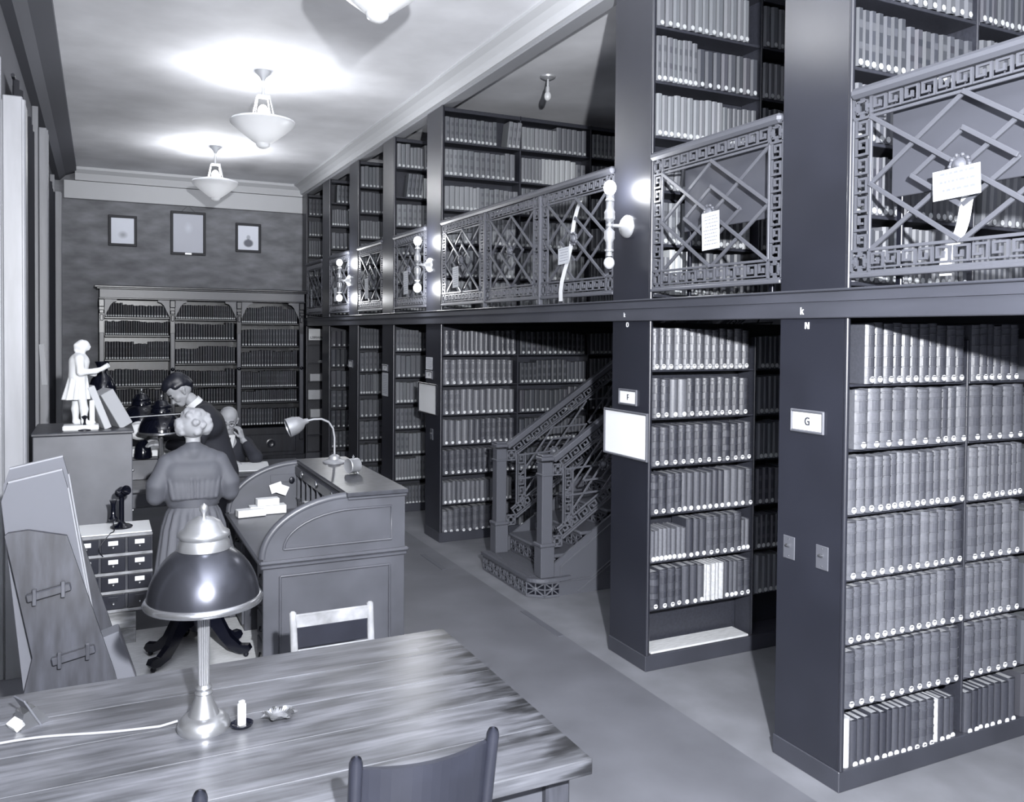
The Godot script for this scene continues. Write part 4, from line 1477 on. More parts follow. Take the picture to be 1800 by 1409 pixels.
func table_things() -> void:
	var pts := []
	for i in 25:
		var u := i / 24.0
		pts.append(Vector3(lerpf(0.245, -0.44, u), 0.7645 + (0.012 * (1.0 - u / 0.08) if u < 0.08 else 0.0), -3.17 - 0.13 * u + 0.022 * sin(u * 8.0) * u))
	single("lamp_cord", nb().tube(pts, 0.0045, 8), M.flex, "thin pale lamp cord lying across the reading table", "cord")
	var t := thing("match_holder", "small dark dish holding an upright white matchbox beside the lamp base", "match holder", Vector3(0.447, 0.76, -3.07))
	part("dish", nb().lathe([Vector2(0.02, 0.0), Vector2(0.036, 0.004), Vector2(0.04, 0.012), Vector2(0.037, 0.013), Vector2(0.03, 0.007), Vector2(0.0, 0.006)], 28), M.black_gloss, t)
	part("matchbox", nb().bevel(Vector3(0, 0.043, 0), Vector3(0.024, 0.075, 0.016), 0.0012), M.paper, t, Vector3.ZERO, Vector3(0, 0.35, 0))
	part("match_heads", nb().bevel(Vector3(0, 0.085, 0), Vector3(0.019, 0.012, 0.012), 0.001), M.paper_grey, t, Vector3.ZERO, Vector3(0, 0.35, 0))
	var a := thing("ashtray", "small silver ashtray with a scalloped rim next to the matchbox", "ashtray", Vector3(0.578, 0.76, -3.085))
	var b := nb()
	var rings := []
	for p in [[0.02, 0.001, 0.0], [0.036, 0.008, 0.0], [0.05, 0.017, 0.16], [0.058, 0.019, 0.3], [0.049, 0.015, 0.16], [0.035, 0.006, 0.0], [0.0, 0.003, 0.0]]:
		var ring := []
		for k in 40:
			var an := TAU * k / 40.0
			var r: float = p[0] * (1.0 + p[2] * 0.5 * sin(an * 7.0))
			ring.append(Vector3(cos(an) * r, p[1] + p[2] * 0.012 * cos(an * 7.0 + 0.8), sin(an) * r * 0.9))
		rings.append(ring)
	for i in rings.size() - 1:
		for k in 40:
			var j := (k + 1) % 40
			b.quad(rings[i][k], rings[i + 1][k], rings[i + 1][j], rings[i][j])
	part("bowl", b, M.nickel, a)
	var e := thing("desk_calendar", "small tilted desk stand with a white block behind it on the reading table", "stand", Vector3(-0.2, 0.76, -3.41), 0.5)
	part("plate", nb().bevel(Vector3(0, 0.055, 0), Vector3(0.006, 0.125, 0.075), 0.001), M.iron, e, Vector3(-0.005, 0, 0), Vector3(0, 0, 0.5))
	part("block", nb().bevel(Vector3(-0.055, 0.05, 0), Vector3(0.035, 0.022, 0.06), 0.002), M.paper, e, Vector3.ZERO, Vector3(0, 0, 0.5))
	part("foot", nb().slab(PackedVector2Array([Vector2(-0.07, 0.0), Vector2(0.035, 0.0), Vector2(-0.02, 0.07), Vector2(-0.06, 0.055)]), -0.03, 0.03), M.nickel, e)


func dark_chair(x: float, label: String) -> void:
	var t := thing("dark_chair", label, "chair", Vector3(x, 0, -2.42), 0.0, "dark chairs at the reading table")
	var hw := 0.2
	for s in [-1.0, 1.0]:
		var top := Vector3(s * (hw + 0.003), 0.985, 0.2)
		part("back_post", nb().tube([Vector3(s * (hw - 0.02), 0.0, 0.13), Vector3(s * (hw - 0.012), 0.45, 0.11), Vector3(s * hw, 0.8, 0.165), top, top + Vector3(0, 0.014, 0.003), top + Vector3(0, 0.021, 0.004)], [0.017, 0.02, 0.02, 0.019, 0.014, 0.004], 14), M.chair_dark, t)
		part("front_leg", nb().tube([Vector3(s * 0.19, 0.0, -0.26), Vector3(s * 0.185, 0.44, -0.25)], [0.015, 0.02], 12), M.chair_dark, t)
		part("stretcher", nb().tube([Vector3(s * 0.188, 0.2, -0.255), Vector3(s * (hw - 0.018), 0.2, 0.12)], 0.011, 10), M.chair_dark, t)
	# curved solid back between the posts, bowed away from the sitter
	var b := nb()
	var n := 14
	for i in n:
		var q := []
		for k in [i, i + 1]:
			var u: float = -1.0 + 2.0 * k / n
			var bow: float = 0.055 * (1.0 - u * u)
			for f in [0.0, 0.018]:
				q.append([Vector3(u * (hw - 0.014), 0.6, 0.135 + bow - f), Vector3(u * (hw - 0.004), 0.965, 0.195 + bow - f)])
		b.quad(q[0][0], q[2][0], q[2][1], q[0][1])
		b.quad(q[3][0], q[1][0], q[1][1], q[3][1])
		b.quad(q[0][1], q[2][1], q[3][1], q[1][1])
		b.quad(q[1][0], q[3][0], q[2][0], q[0][0])
	part("backrest", b, M.chair_dark, t)
	part("seat", nb().bevel(Vector3(0, 0.455, -0.06), Vector3(0.43, 0.035, 0.42), 0.012), M.chair_dark, t)
	part("front_stretcher", nb().tube([Vector3(-0.185, 0.24, -0.255), Vector3(0.185, 0.24, -0.255)], 0.011, 10), M.chair_dark, t)


func pale_chair() -> void:
	var t := thing("pale_chair", "pale varnished chair with flat back rails between the table and the roll-top desk", "chair", Vector3(1.02, 0, -3.9))
	for s in [-1.0, 1.0]:
		part("back_post", nb().tube([Vector3(s * 0.185, 0.0, -0.16), Vector3(s * 0.185, 0.44, -0.13), Vector3(s * 0.19, 0.8, -0.19), Vector3(s * 0.19, 0.808, -0.191)], [0.016, 0.019, 0.017, 0.008], 12), M.chair_light, t)
		part("front_leg", nb().tube([Vector3(s * 0.19, 0.0, 0.2), Vector3(s * 0.185, 0.43, 0.2)], [0.014, 0.018], 12), M.chair_light, t)
	for y in [[0.755, 0.075, -0.183], [0.605, 0.05, -0.158]]:
		part("back_rail", nb().bevel(Vector3(0, y[0], y[2]), Vector3(0.36, y[1], 0.016), 0.005), M.chair_light, t)
	part("back_panel", nb().bevel(Vector3(0, 0.68, -0.176), Vector3(0.35, 0.1, 0.006), 0.002), M.chair_dark, t)
	part("seat", nb().bevel(Vector3(0, 0.445, 0.04), Vector3(0.42, 0.03, 0.4), 0.012), M.chair_light, t)
	part("stretcher", nb().tube([Vector3(-0.185, 0.2, 0.2), Vector3(0.185, 0.2, 0.2)], 0.01, 10), M.chair_light, t)


func desk_curve(x0: float, y0: float, x1: float, y1: float, n := 12) -> PackedVector2Array:
	var p := PackedVector2Array()
	for k in n + 1:
		var a := PI / 2 * k / n
		p.append(Vector2(x1 - cos(a) * (x1 - x0), y0 + sin(a) * (y1 - y0)))
	return p


func roll_desk() -> void:
	var t := thing("roll_top_desk", "large light oak roll-top desk standing open with papers inside", "desk", Vector3(0.87, 0, -5.15))
	var len := 1.5
	var w := 0.88
	var m: Material = M.desk_wood
	for e in 2:
		var z := -0.02 if e == 0 else -len + 0.02
		var sg := 1.0 if e == 0 else -1.0
		part("lower_side", nb().bevel(Vector3(w / 2, 0.38, z), Vector3(w, 0.76, 0.04), 0.004), m, t)
		var poly := desk_curve(0.0, 0.79, 0.53, 1.125)
		poly.append(Vector2(w, 1.125))
		poly.append(Vector2(w, 0.78))
		poly.append(Vector2(0.0, 0.78))
		part("upper_side", nb().slab(poly, z - 0.02, z + 0.02), m, t)
		var rim := []
		for p in desk_curve(0.0, 0.79, 0.53, 1.13, 16):
			rim.append(Vector3(p.x, p.y, z))
		part("curved_rim", nb().tube(rim, 0.024, 10), m, t)
		# sunk panels outlined by mouldings
		var zz := z + sg * 0.024
		var fr := nb()
		var inner := desk_curve(0.12, 0.84, 0.55, 1.05, 10)
		var loop := []
		for p in inner:
			loop.append(Vector3(p.x, p.y, zz))
		loop.append(Vector3(w - 0.09, 1.05, zz))
		loop.append(Vector3(w - 0.09, 0.84, zz))
		loop.append(loop[0])
		fr.tube(loop, 0.008, 8)
		part("panel_moulding", fr, m, t)
		var f2 := nb()
		for b in [[0.1, 0.1, 0.1, 0.68], [0.1, 0.68, w - 0.1, 0.68], [w - 0.1, 0.68, w - 0.1, 0.1], [w - 0.1, 0.1, 0.1, 0.1]]:
			f2.tube([Vector3(b[0], b[1], zz), Vector3(b[2], b[3], zz)], 0.008, 8)
		part("panel_moulding", f2, m, t)
	part("ledge", nb().bevel(Vector3(w / 2, 0.768, -len / 2), Vector3(w + 0.05, 0.026, len + 0.05), 0.012), m, t)
	part("ledge_moulding", nb().bevel(Vector3(w / 2, 0.742, -len / 2), Vector3(w + 0.03, 0.022, len + 0.03), 0.008), m, t)
	part("top_board", nb().bevel(Vector3(0.7, 1.138, -len / 2), Vector3(0.4, 0.028, len + 0.04), 0.006), M.oak_dark, t)
	part("top_moulding", nb().bevel(Vector3(0.7, 1.115, -len / 2), Vector3(0.385, 0.02, len + 0.025), 0.006), m, t)
	part("back_board", nb().bevel(Vector3(w - 0.012, 0.6, -len / 2), Vector3(0.024, 1.05, len - 0.04), 0.003), m, t)
	# inside: a carved rail, three drawers and pigeon holes under the top
	part("inner_rail", nb().bevel(Vector3(0.5, 1.075, -len / 2), Vector3(0.03, 0.075, len - 0.06), 0.006), M.oak_dark, t, Vector3(0, 0, 0), Vector3(0, 0, 0))
	for k in 3:
		var z := -0.3 - 0.45 * k
		part("rail_plate", nb().at(Vector3(0.483, 1.08, z), Basis(Vector3(0, 0, 1), PI / 2)).lathe([Vector2(0.0, 0.012), Vector2(0.02, 0.01), Vector2(0.026, 0.004), Vector2(0.026, 0.0)], 16), M.nickel, t)
	part("pigeon_floor", nb().box(Vector3(0.66, 0.86, -len / 2), Vector3(0.34, 0.012, len - 0.06)), m, t)
	for k in 9:
		part("pigeon_divider", nb().box(Vector3(0.66, 0.945, -0.1 - (len - 0.2) * k / 8.0), Vector3(0.34, 0.19, 0.01)), m, t)
	for k in 4:
		var z := -0.1 - (len - 0.2) * (k + 0.5) / 4.0
		var o := part("small_drawer", nb().bevel(Vector3(0.5, 0.822, z), Vector3(0.02, 0.06, 0.3), 0.004), M.oak_dark, t)
		part("knob", nb().ball(Vector3(0.485, 0.822, z), Vector3(0.012, 0.012, 0.012), 8), M.brass_pale, o)
	# key plate on the inside of the far end
	part("key_plate", nb().bevel(Vector3(0.4, 1.02, -len + 0.043), Vector3(0.2, 0.06, 0.006), 0.002), M.desk_wood, t)
	part("lock", nb().ball(Vector3(0.46, 1.0, -len + 0.05), Vector3(0.022, 0.028, 0.008), 10), M.black_metal, t)
	# pedestals facing the stool
	for e in 2:
		var z := -0.24 if e == 0 else -len + 0.24
		part("pedestal", nb().bevel(Vector3(0.45, 0.37, z), Vector3(0.8, 0.72, 0.4), 0.004), M.oak_dark, t)
		for k in 4:
			var o := part("drawer", nb().bevel(Vector3(0.045, 0.13 + 0.165 * k, z), Vector3(0.02, 0.15, 0.36), 0.005), m, t)
			part("pull", nb().tube([Vector3(0.03, 0.13 + 0.165 * k, z - 0.05), Vector3(0.015, 0.12 + 0.165 * k, z), Vector3(0.03, 0.13 + 0.165 * k, z + 0.05)], 0.006, 6), M.black_metal, o)


func desk_things() -> void:
	var t := thing("gooseneck_lamp", "nickel gooseneck desk lamp with a bell shade on the roll-top desk", "lamp", Vector3(1.605, 1.152, -6.38))
	part("base", nb().lathe([Vector2(0.085, 0.0), Vector2(0.087, 0.01), Vector2(0.07, 0.02), Vector2(0.045, 0.028), Vector2(0.04, 0.05), Vector2(0.018, 0.062), Vector2(0.0, 0.064)], 28), M.clock_nickel, t)
	part("neck", nb().tube([Vector3(0, 0.05, 0), Vector3(0, 0.19, 0), Vector3(-0.012, 0.26, 0), Vector3(-0.045, 0.31, 0), Vector3(-0.1, 0.335, 0), Vector3(-0.16, 0.335, 0), Vector3(-0.21, 0.325, 0)], 0.0085, 12), M.clock_nickel, t)
	part("bell_shade", nb().at(Vector3(-0.2, 0.328, 0), Basis(Vector3(0, 0, 1), 1.9)).lathe([Vector2(0.018, 0.0), Vector2(0.022, 0.03), Vector2(0.05, 0.055), Vector2(0.068, 0.1), Vector2(0.072, 0.16), Vector2(0.069, 0.16), Vector2(0.063, 0.1), Vector2(0.045, 0.058), Vector2(0.012, 0.034)], 28), M.clock_nickel, t)
	var c := thing("alarm_clock", "round nickel alarm clock with a ring handle on the roll-top desk", "clock", Vector3(1.6, 1.152, -5.83), 0.35)
	part("case", nb().at(Vector3(0, 0.058, 0), Basis(Vector3(0, 0, 1), PI / 2)).lathe([Vector2(0.0, -0.042), Vector2(0.043, -0.042), Vector2(0.05, -0.036), Vector2(0.05, 0.034), Vector2(0.053, 0.038), Vector2(0.05, 0.044), Vector2(0.044, 0.04), Vector2(0.0, 0.04)], 32), M.clock_nickel, c)
	part("ring_handle", nb().tube([Vector3(0, 0.108, 0), Vector3(0, 0.118, 0.009), Vector3(0, 0.13, 0), Vector3(0, 0.118, -0.009), Vector3(0, 0.108, 0)], 0.003, 6), M.clock_nickel, c)
	for s in [-1, 1]:
		part("foot", nb().tube([Vector3(0.02, 0.014, s * 0.02), Vector3(0.024, 0.0, s * 0.026)], 0.004, 6), M.clock_nickel, c)
	# papers and card trays in the open desk
	var k := 0
	for s in [[1.13, 0.785, -6.5, 0.26, 0.06, 0.1, 0.0], [1.0, 0.787, -6.44, 0.2, 0.05, 0.09, 0.1], [1.13, 0.847, -6.5, 0.16, 0.05, 0.08, 0.05]]:
		single("card_bundle", nb().bevel(Vector3(0, s[4] / 2, 0), Vector3(s[3], s[4], s[5]), 0.002), M.paper, ["long low bundle of white cards on the writing surface of the roll-top desk", "shorter bundle of white cards in front of the long one on the roll-top desk", "bundle of white cards lying on top of the long bundle"][k], "cards", Vector3(s[0], s[1], s[2]), Vector3(0, s[6], 0), "white card bundles in the desk")
		k += 1
	for e in [[1.24, 0.95, -6.52, -0.4], [1.2, 0.965, -6.53, 0.3]]:
		single("loose_card", card(0.09, 0.07), M.paper, "loose white card standing tilted %s the card bundles" % ("against" if e[3] < 0 else "among"), "card", Vector3(e[0], e[1], e[2]), Vector3(0.1, 0, e[3]), "loose white cards")
	for i in 7:
		var z := -5.42 - 0.155 * i
		single("pigeonhole_papers", nb().bevel(Vector3(0, 0, 0), Vector3(0.24, 0.012 + 0.012 * (i % 3), 0.09), 0.002), M.paper if i % 2 else M.paper_grey, "folded papers in the roll-top desk, %s pigeonhole bundle from the gooseneck lamp" % ordinal(7 - i), "papers", Vector3(1.49 - 0.02 * (i % 2), 0.875 + 0.006 * (i % 3), z), Vector3(0, 0.1 * (i % 3 - 1), 0), "papers in the pigeonholes")


func portfolio_rack() -> void:
	var t := thing("portfolio_rack", "slanting wooden portfolio rack with two wedged bars behind the reading table", "rack", Vector3(0, 0, -4.2))
	var side := PackedVector2Array([Vector2(-0.367, 1.262), Vector2(-0.355, 1.272), Vector2(-0.28, 1.278), Vector2(-0.13, 1.24), Vector2(0.06, 0.6), Vector2(0.19, 0.0), Vector2(-0.1, 0.0), Vector2(-0.3, 0.56), Vector2(-0.265, 0.72)])
	for z in [0.0, -0.62]:
		part("side_board", nb().slab(side, z - 0.028, z), M.board_wood, t)
	for b in [[-0.2, 1.0, -0.17], [-0.105, 0.71, -0.17]]:
		var o := part("bar", nb().bar(Vector3(b[0] - 0.085, b[1] - 0.012, 0.02), Vector3(b[0] + 0.085, b[1] + 0.022, 0.02), 0.034, 0.03, Vector3(0, 0, 1)), M.board_wood, t)
		for s in [-0.055, 0.055]:
			part("wedge", nb().bevel(Vector3(b[0] + s, b[1] + 0.004 + s * 0.2, 0.03), Vector3(0.016, 0.07, 0.02), 0.002), M.oak_dark, o)
	part("foot_block", nb().at(Vector3(0.02, 0.62, -0.1), Basis(Vector3(0, 0, 1), 0.3)).bevel(Vector3(0.05, 0.0, 0), Vector3(0.1, 0.26, 0.12), 0.004), M.portfolio, t)
	part("bottom_board", nb().bevel(Vector3(-0.1, 0.28, -0.31), Vector3(0.4, 0.03, 0.6), 0.004), M.board_wood, t)
	# portfolios standing in it
	var n := 0
	for s in [[-0.07, 0.0, "large grey portfolio leaning in the wooden rack, the one against its slanting side"], [-0.14, 0.05, "second grey portfolio in the rack, standing taller behind the first"], [-0.21, -0.02, "third grey portfolio at the back of the wooden rack"]]:
		var p := thing("portfolio", s[2], "portfolio", Vector3(0, 0, -4.2 + s[0]), 0.0, "portfolios in the wooden rack")
		var h: float = s[1]
		var poly := PackedVector2Array([Vector2(-0.385, 1.40 + h), Vector2(-0.36, 1.475 + h), Vector2(-0.15, 1.52 + h), Vector2(-0.13, 1.44 + h), Vector2(0.03, 0.42), Vector2(-0.28, 0.30)])
		part("boards", nb().slab(poly, -0.036, 0.0), M.portfolio, p)
		part("top_edge", nb().bar(Vector3(-0.36, 1.478 + h, -0.018), Vector3(-0.15, 1.523 + h, -0.018), 0.03, 0.008), M.portfolio_edge, p)
		part("spine_edge", nb().bar(Vector3(-0.128, 1.44 + h, -0.018), Vector3(0.03, 0.44, -0.018), 0.008, 0.036, Vector3(0, 0, 1)), M.portfolio_edge, p)
		n += 1


func card_index() -> void:
	var t := thing("card_index", "dark card index of twelve small labelled drawers with the telephone on top", "cabinet", Vector3(-0.165, 0.24, -6.28))
	var w := 0.49
	var h := 0.53
	part("case", nb().bevel(Vector3(w / 2, h / 2, -0.185), Vector3(w, h, 0.35), 0.004), M.oak_dark, t)
	part("top_sheet", nb().bevel(Vector3(w / 2, h + 0.004, -0.18), Vector3(w - 0.01, 0.008, 0.36), 0.002), M.paper, t)
	for r in 5:
		part("rail", nb().bevel(Vector3(w / 2, 0.012 + (h - 0.024) * r / 4.0, 0.0), Vector3(w, 0.02, 0.016), 0.004), M.chair_light, t)
	for r in 4:
		for c in 3:
			var x := w * (c + 0.5) / 3.0
			var y := 0.012 + (h - 0.024) * (r + 0.5) / 4.0
			var o := part("drawer", nb().bevel(Vector3(x, y, -0.002), Vector3(w / 3.0 - 0.016, 0.1, 0.014), 0.003), M.chair_dark, t)
			part("label_card", nb().bevel(Vector3(x, y + 0.018, 0.007), Vector3(0.06, 0.03, 0.004), 0.001), M.paper if r > 0 else M.chair_dark, o)
			part("pull", nb().ball(Vector3(x, y - 0.012, 0.01), Vector3(0.012, 0.008, 0.01), 8), M.nickel, o)
	var cr := thing("packing_crate", "pale rough wooden crate under the card index", "crate", Vector3(-0.2, 0, -6.3))
	for k in 2:
		part("plank", nb().bevel(Vector3(0.21, 0.06 + 0.12 * k, 0.0), Vector3(0.42, 0.117, 0.018), 0.003), M.crate_wood, cr)
	part("plank", nb().bevel(Vector3(0.41, 0.12, -0.17), Vector3(0.016, 0.238, 0.32), 0.003), M.crate_wood, cr)
	part("plank", nb().bevel(Vector3(0.01, 0.12, -0.17), Vector3(0.016, 0.238, 0.32), 0.003), M.crate_wood, cr)
	part("plank", nb().bevel(Vector3(0.21, 0.22, -0.17), Vector3(0.38, 0.018, 0.32), 0.003), M.crate_wood, cr)


func telephone() -> void:
	var t := thing("candlestick_telephone", "black candlestick telephone standing on the card index", "telephone", Vector3(0.135, 0.779, -6.45))
	part("base", nb().lathe([Vector2(0.07, 0.0), Vector2(0.072, 0.01), Vector2(0.055, 0.02), Vector2(0.03, 0.026), Vector2(0.018, 0.04), Vector2(0.0, 0.04)], 28), M.black_gloss, t)
	part("stem", nb().tube([Vector3(0, 0.03, 0), Vector3(0, 0.21, 0)], [0.017, 0.017], 16), M.black_gloss, t)
	part("transmitter", nb().at(Vector3(0.0, 0.245, 0.0), Basis(Vector3(0, 1, 0), 0.5) * Basis(Vector3.RIGHT, 1.25)).lathe([Vector2(0.0, -0.03), Vector2(0.034, -0.026), Vector2(0.037, 0.01), Vector2(0.02, 0.022), Vector2(0.026, 0.05), Vector2(0.034, 0.066), Vector2(0.031, 0.066), Vector2(0.0, 0.03)], 22), M.black_gloss, t)
	part("hook", nb().tube([Vector3(0, 0.19, 0), Vector3(-0.03, 0.195, 0.006), Vector3(-0.05, 0.2, 0.01)], 0.005, 8), M.nickel, t)
	part("receiver", nb().at(Vector3(-0.052, 0.055, 0.012)).lathe([Vector2(0.0, 0.0), Vector2(0.027, 0.0), Vector2(0.03, 0.014), Vector2(0.016, 0.03), Vector2(0.014, 0.1), Vector2(0.02, 0.13), Vector2(0.026, 0.142), Vector2(0.0, 0.145)], 18), M.black_gloss, t)
	var pts := []
	for i in 17:
		var u := i / 16.0
		pts.append(Vector3(-0.05 + 0.06 * sin(u * 6.0) * u - 0.05 * u, 0.055 - 0.05 * minf(1.0, u * 3.0) - (0.3 * maxf(0.0, u - 0.5)), 0.012 + 0.175 * minf(1.0, u * 2.0) + 0.012 * sin(u * 9.0)))
	part("cord", nb().tube(pts, 0.0035, 6), M.black_metal, t)


func side_cabinet() -> void:
	var t := thing("side_cabinet", "tall plain-sided wooden cabinet with the white statuette on top", "cabinet", Vector3(-0.43, 0, -6.9))
	part("side_panel", nb().bevel(Vector3(0.325, 0.69, -0.012), Vector3(0.65, 1.38, 0.024), 0.006), M.cabinet_side, t)
	part("body", nb().bevel(Vector3(0.325, 0.69, -0.36), Vector3(0.63, 1.38, 0.67), 0.006), M.cabinet_side, t)
	part("top_board", nb().bevel(Vector3(0.325, 1.392, -0.35), Vector3(0.67, 0.024, 0.73), 0.006), M.oak_dark, t)
	for y in [0.25, 0.55, 0.8, 1.1]:
		part("hinge_knob", nb().ball(Vector3(0.652, y, -0.02), Vector3(0.01, 0.012, 0.01), 8), M.nickel, t)
	# brass gallery rod along the top
	var r := thing("gallery_rod", "thin brass rod on small posts along the back of the cabinet top", "rod", Vector3(0, 1.404, -7.3))
	part("rod", nb().tube([Vector3(-0.05, 0.05, 0.05), Vector3(0.6, 0.062, -0.1)], 0.004, 8), M.brass_pale, r)
	part("post", nb().lathe([Vector2(0.008, 0.0), Vector2(0.005, 0.015), Vector2(0.007, 0.05), Vector2(0.004, 0.062)], 10), M.brass_pale, r, Vector3(0.17, 0, 0.0))
	part("post", nb().lathe([Vector2(0.008, 0.0), Vector2(0.005, 0.015), Vector2(0.007, 0.05), Vector2(0.004, 0.062)], 10), M.brass_pale, r, Vector3(-0.03, 0, 0.045))
	# leaning books and a black vase behind the statuette
	single("leaning_book", nb().bevel(Vector3(0, 0.17, 0), Vector3(0.05, 0.34, 0.2), 0.004), M.paper_grey, "large pale book leaning against the statuette, the steep one", "book", Vector3(0.035, 1.406, -7.15), Vector3(0, 0.25, 0.36), "books on the cabinet")
	single("leaning_book", nb().bevel(Vector3(0, 0.15, 0), Vector3(0.1, 0.3, 0.22), 0.004), M.page, "thick pale book leaning at the end of the cabinet top, the flatter one", "book", Vector3(0.155, 1.415, -7.22), Vector3(0, 0.3, 0.5), "books on the cabinet")
	single("black_vase", nb().lathe([Vector2(0.05, 0.0), Vector2(0.055, 0.02), Vector2(0.04, 0.05), Vector2(0.06, 0.12), Vector2(0.1, 0.22), Vector2(0.102, 0.28), Vector2(0.08, 0.35), Vector2(0.042, 0.4), Vector2(0.038, 0.45), Vector2(0.055, 0.49), Vector2(0.05, 0.49), Vector2(0.03, 0.45), Vector2(0.0, 0.4)], 32), M.black_gloss, "glossy black vase with a flared mouth behind the statuette", "vase", Vector3(0.02, 1.404, -7.48))
	single("brass_inkstand", nb().lathe([Vector2(0.05, 0.0), Vector2(0.05, 0.008), Vector2(0.012, 0.02), Vector2(0.01, 0.08), Vector2(0.022, 0.1), Vector2(0.0, 0.12)], 18), M.black_metal, "small dark metal stand before the statuette's feet", "stand", Vector3(-0.1, 1.404, -7.0))
	single("hanging_paper", nb().bevel(Vector3(0, -0.2, 0), Vector3(0.05, 0.42, 0.004), 0.001), M.paper_grey, "long white paper hanging on the window wall", "paper", Vector3(-0.535, 1.98, -9.967), Vector3(0.0, 0, 0.06))


func reader_desks() -> void:
	# a desk with a raised shelf, lamps and papers, where the young man reads
	var t := thing("reading_desk", "dark reading desk with a raised shelf of papers where the standing man leans", "desk", Vector3(-0.05, 0, -7.82))
	part("top_board", nb().bevel(Vector3(0.4, 0.785, -0.55), Vector3(0.86, 0.03, 1.14), 0.006), M.oak, t)
	part("drawer_front", nb().bevel(Vector3(0.4, 0.7, 0.0), Vector3(0.8, 0.12, 0.024), 0.005), M.desk_wood, t)
	part("apron", nb().bevel(Vector3(0.79, 0.7, -0.55), Vector3(0.02, 0.12, 1.0), 0.004), M.desk_wood, t)
	for x in [0.02, 0.77]:
		for z in [-0.03, -1.06]:
			part("leg", nb().bevel(Vector3(x, 0.385, z), Vector3(0.06, 0.77, 0.06), 0.006), M.oak_dark, t)
	part("shelf_back", nb().bevel(Vector3(0.36, 0.9, -0.5), Vector3(0.72, 0.2, 0.03), 0.004), M.desk_wood, t)
	part("raised_shelf", nb().bevel(Vector3(0.36, 1.0, -0.62), Vector3(0.76, 0.024, 0.4), 0.005), M.oak_dark, t)
	part("shelf_end", nb().bevel(Vector3(0.7, 0.9, -0.64), Vector3(0.024, 0.2, 0.32), 0.003), M.oak_dark, t)
	part("shelf_end", nb().bevel(Vector3(0.02, 0.9, -0.64), Vector3(0.024, 0.2, 0.32), 0.003), M.oak_dark, t)
	single("open_ledger", nb().bevel(Vector3(0, 0.028, 0), Vector3(0.44, 0.055, 0.3), 0.006).bevel(Vector3(-0.1, 0.062, 0.02), Vector3(0.18, 0.014, 0.2), 0.003), M.paper, "thick white open ledger under the standing man's hands", "ledger", Vector3(0.34, 1.012, -8.4))
	table_lamp(Vector3(0.485, 0.8, -8.0), false, "black-shaded table lamp on the reading desk beside the standing man")
	table_lamp(Vector3(0.36, 0.8, -8.86), false, "black-shaded table lamp farther back, behind the open ledger")
	var b := thing("bulb_lamp", "small lamp with a white globe above a black round foot behind the cabinet", "lamp", Vector3(0.345, 1.013, -8.2))
	part("foot", nb().lathe([Vector2(0.075, 0.0), Vector2(0.078, 0.03), Vector2(0.06, 0.11), Vector2(0.03, 0.16), Vector2(0.0, 0.165)], 24), M.black_gloss, b)
	part("globe", nb().ball(Vector3(-0.03, 0.24, -0.02), Vector3(0.095, 0.085, 0.07), 18), M.plaster, b)
	part("neck", nb().tube([Vector3(0, 0.14, 0), Vector3(-0.03, 0.2, -0.02)], 0.014, 10), M.black_metal, b)
	# the table of the seated man
	var s := thing("study_table", "dark study table with a white blotter where the seated man reads", "table", Vector3(0.98, 0, -8.42))
	part("top_board", nb().bevel(Vector3(0.45, 0.765, -0.4), Vector3(0.95, 0.03, 0.86), 0.006), M.oak_dark, s)
	part("apron", nb().bevel(Vector3(0.45, 0.7, -0.02), Vector3(0.85, 0.1, 0.02), 0.004), M.oak_dark, s)
	for x in [0.04, 0.86]:
		for z in [-0.04, -0.76]:
			part("leg", nb().bevel(Vector3(x, 0.375, z), Vector3(0.06, 0.75, 0.06), 0.006), M.oak_dark, s)
	single("blotter", nb().bevel(Vector3(0, 0.004, 0), Vector3(0.42, 0.008, 0.56), 0.002), M.paper, "large white blotter sheet on the seated man's table", "blotter", Vector3(1.33, 0.781, -8.8), Vector3(0, -0.12, 0))
	# chair of the seated man
	var c := thing("study_chair", "dark wooden chair under the seated man", "chair", Vector3(1.24, 0, -9.5))
	part("seat", nb().bevel(Vector3(0, 0.43, 0), Vector3(0.42, 0.03, 0.42), 0.01), M.chair_dark, c)
	for x in [-0.18, 0.18]:
		part("front_leg", nb().tube([Vector3(x, 0, 0.18), Vector3(x, 0.42, 0.18)], 0.017, 10), M.chair_dark, c)
		part("back_post", nb().tube([Vector3(x, 0, -0.2), Vector3(x, 0.43, -0.19), Vector3(x, 0.86, -0.26)], 0.017, 10), M.chair_dark, c)
	part("back_rail", nb().bevel(Vector3(0, 0.8, -0.25), Vector3(0.36, 0.09, 0.018), 0.006), M.chair_dark, c)
	# boxes and a lettered card in the narrow case at the end wall
	var cs := thing("case_sign", "white sign lettered LIBRARY at the top of the end-wall case", "sign", Vector3(3.285, 2.09, -14.30))
	part("board", nb().bevel(Vector3(0, 0, 0), Vector3(0.26, 0.19, 0.006), 0.001), M.paper, cs)
	part("lettering", letters("LIBRARY", 0.04, 0.002), M.ink, cs, Vector3(0, -0.05, 0.0035))
	for k in 7:
		var y: float = [0.995, 1.0, 1.305, 1.305, 1.612, 1.612, 0.69][k]
		var hh: float = [0.16, 0.05, 0.12, 0.05, 0.04, 0.07, 0.14][k]
		single("paper_box", nb().bevel(Vector3(0, hh / 2, 0), Vector3([0.3, 0.2, 0.24, 0.16, 0.14, 0.14, 0.26][k], hh, 0.16), 0.004), M.paper if k % 2 else M.paper_grey, ["tall stack of white papers", "thin pile of papers", "pale box", "thin white packet", "flat white packet", "small white box", "grey box"][k] + " lying in the end-wall case", "papers", Vector3([3.31, 3.6, 3.31, 3.6, 3.42, 3.62, 3.33][k], y, -14.42), Vector3.ZERO, "papers in the end-wall case")


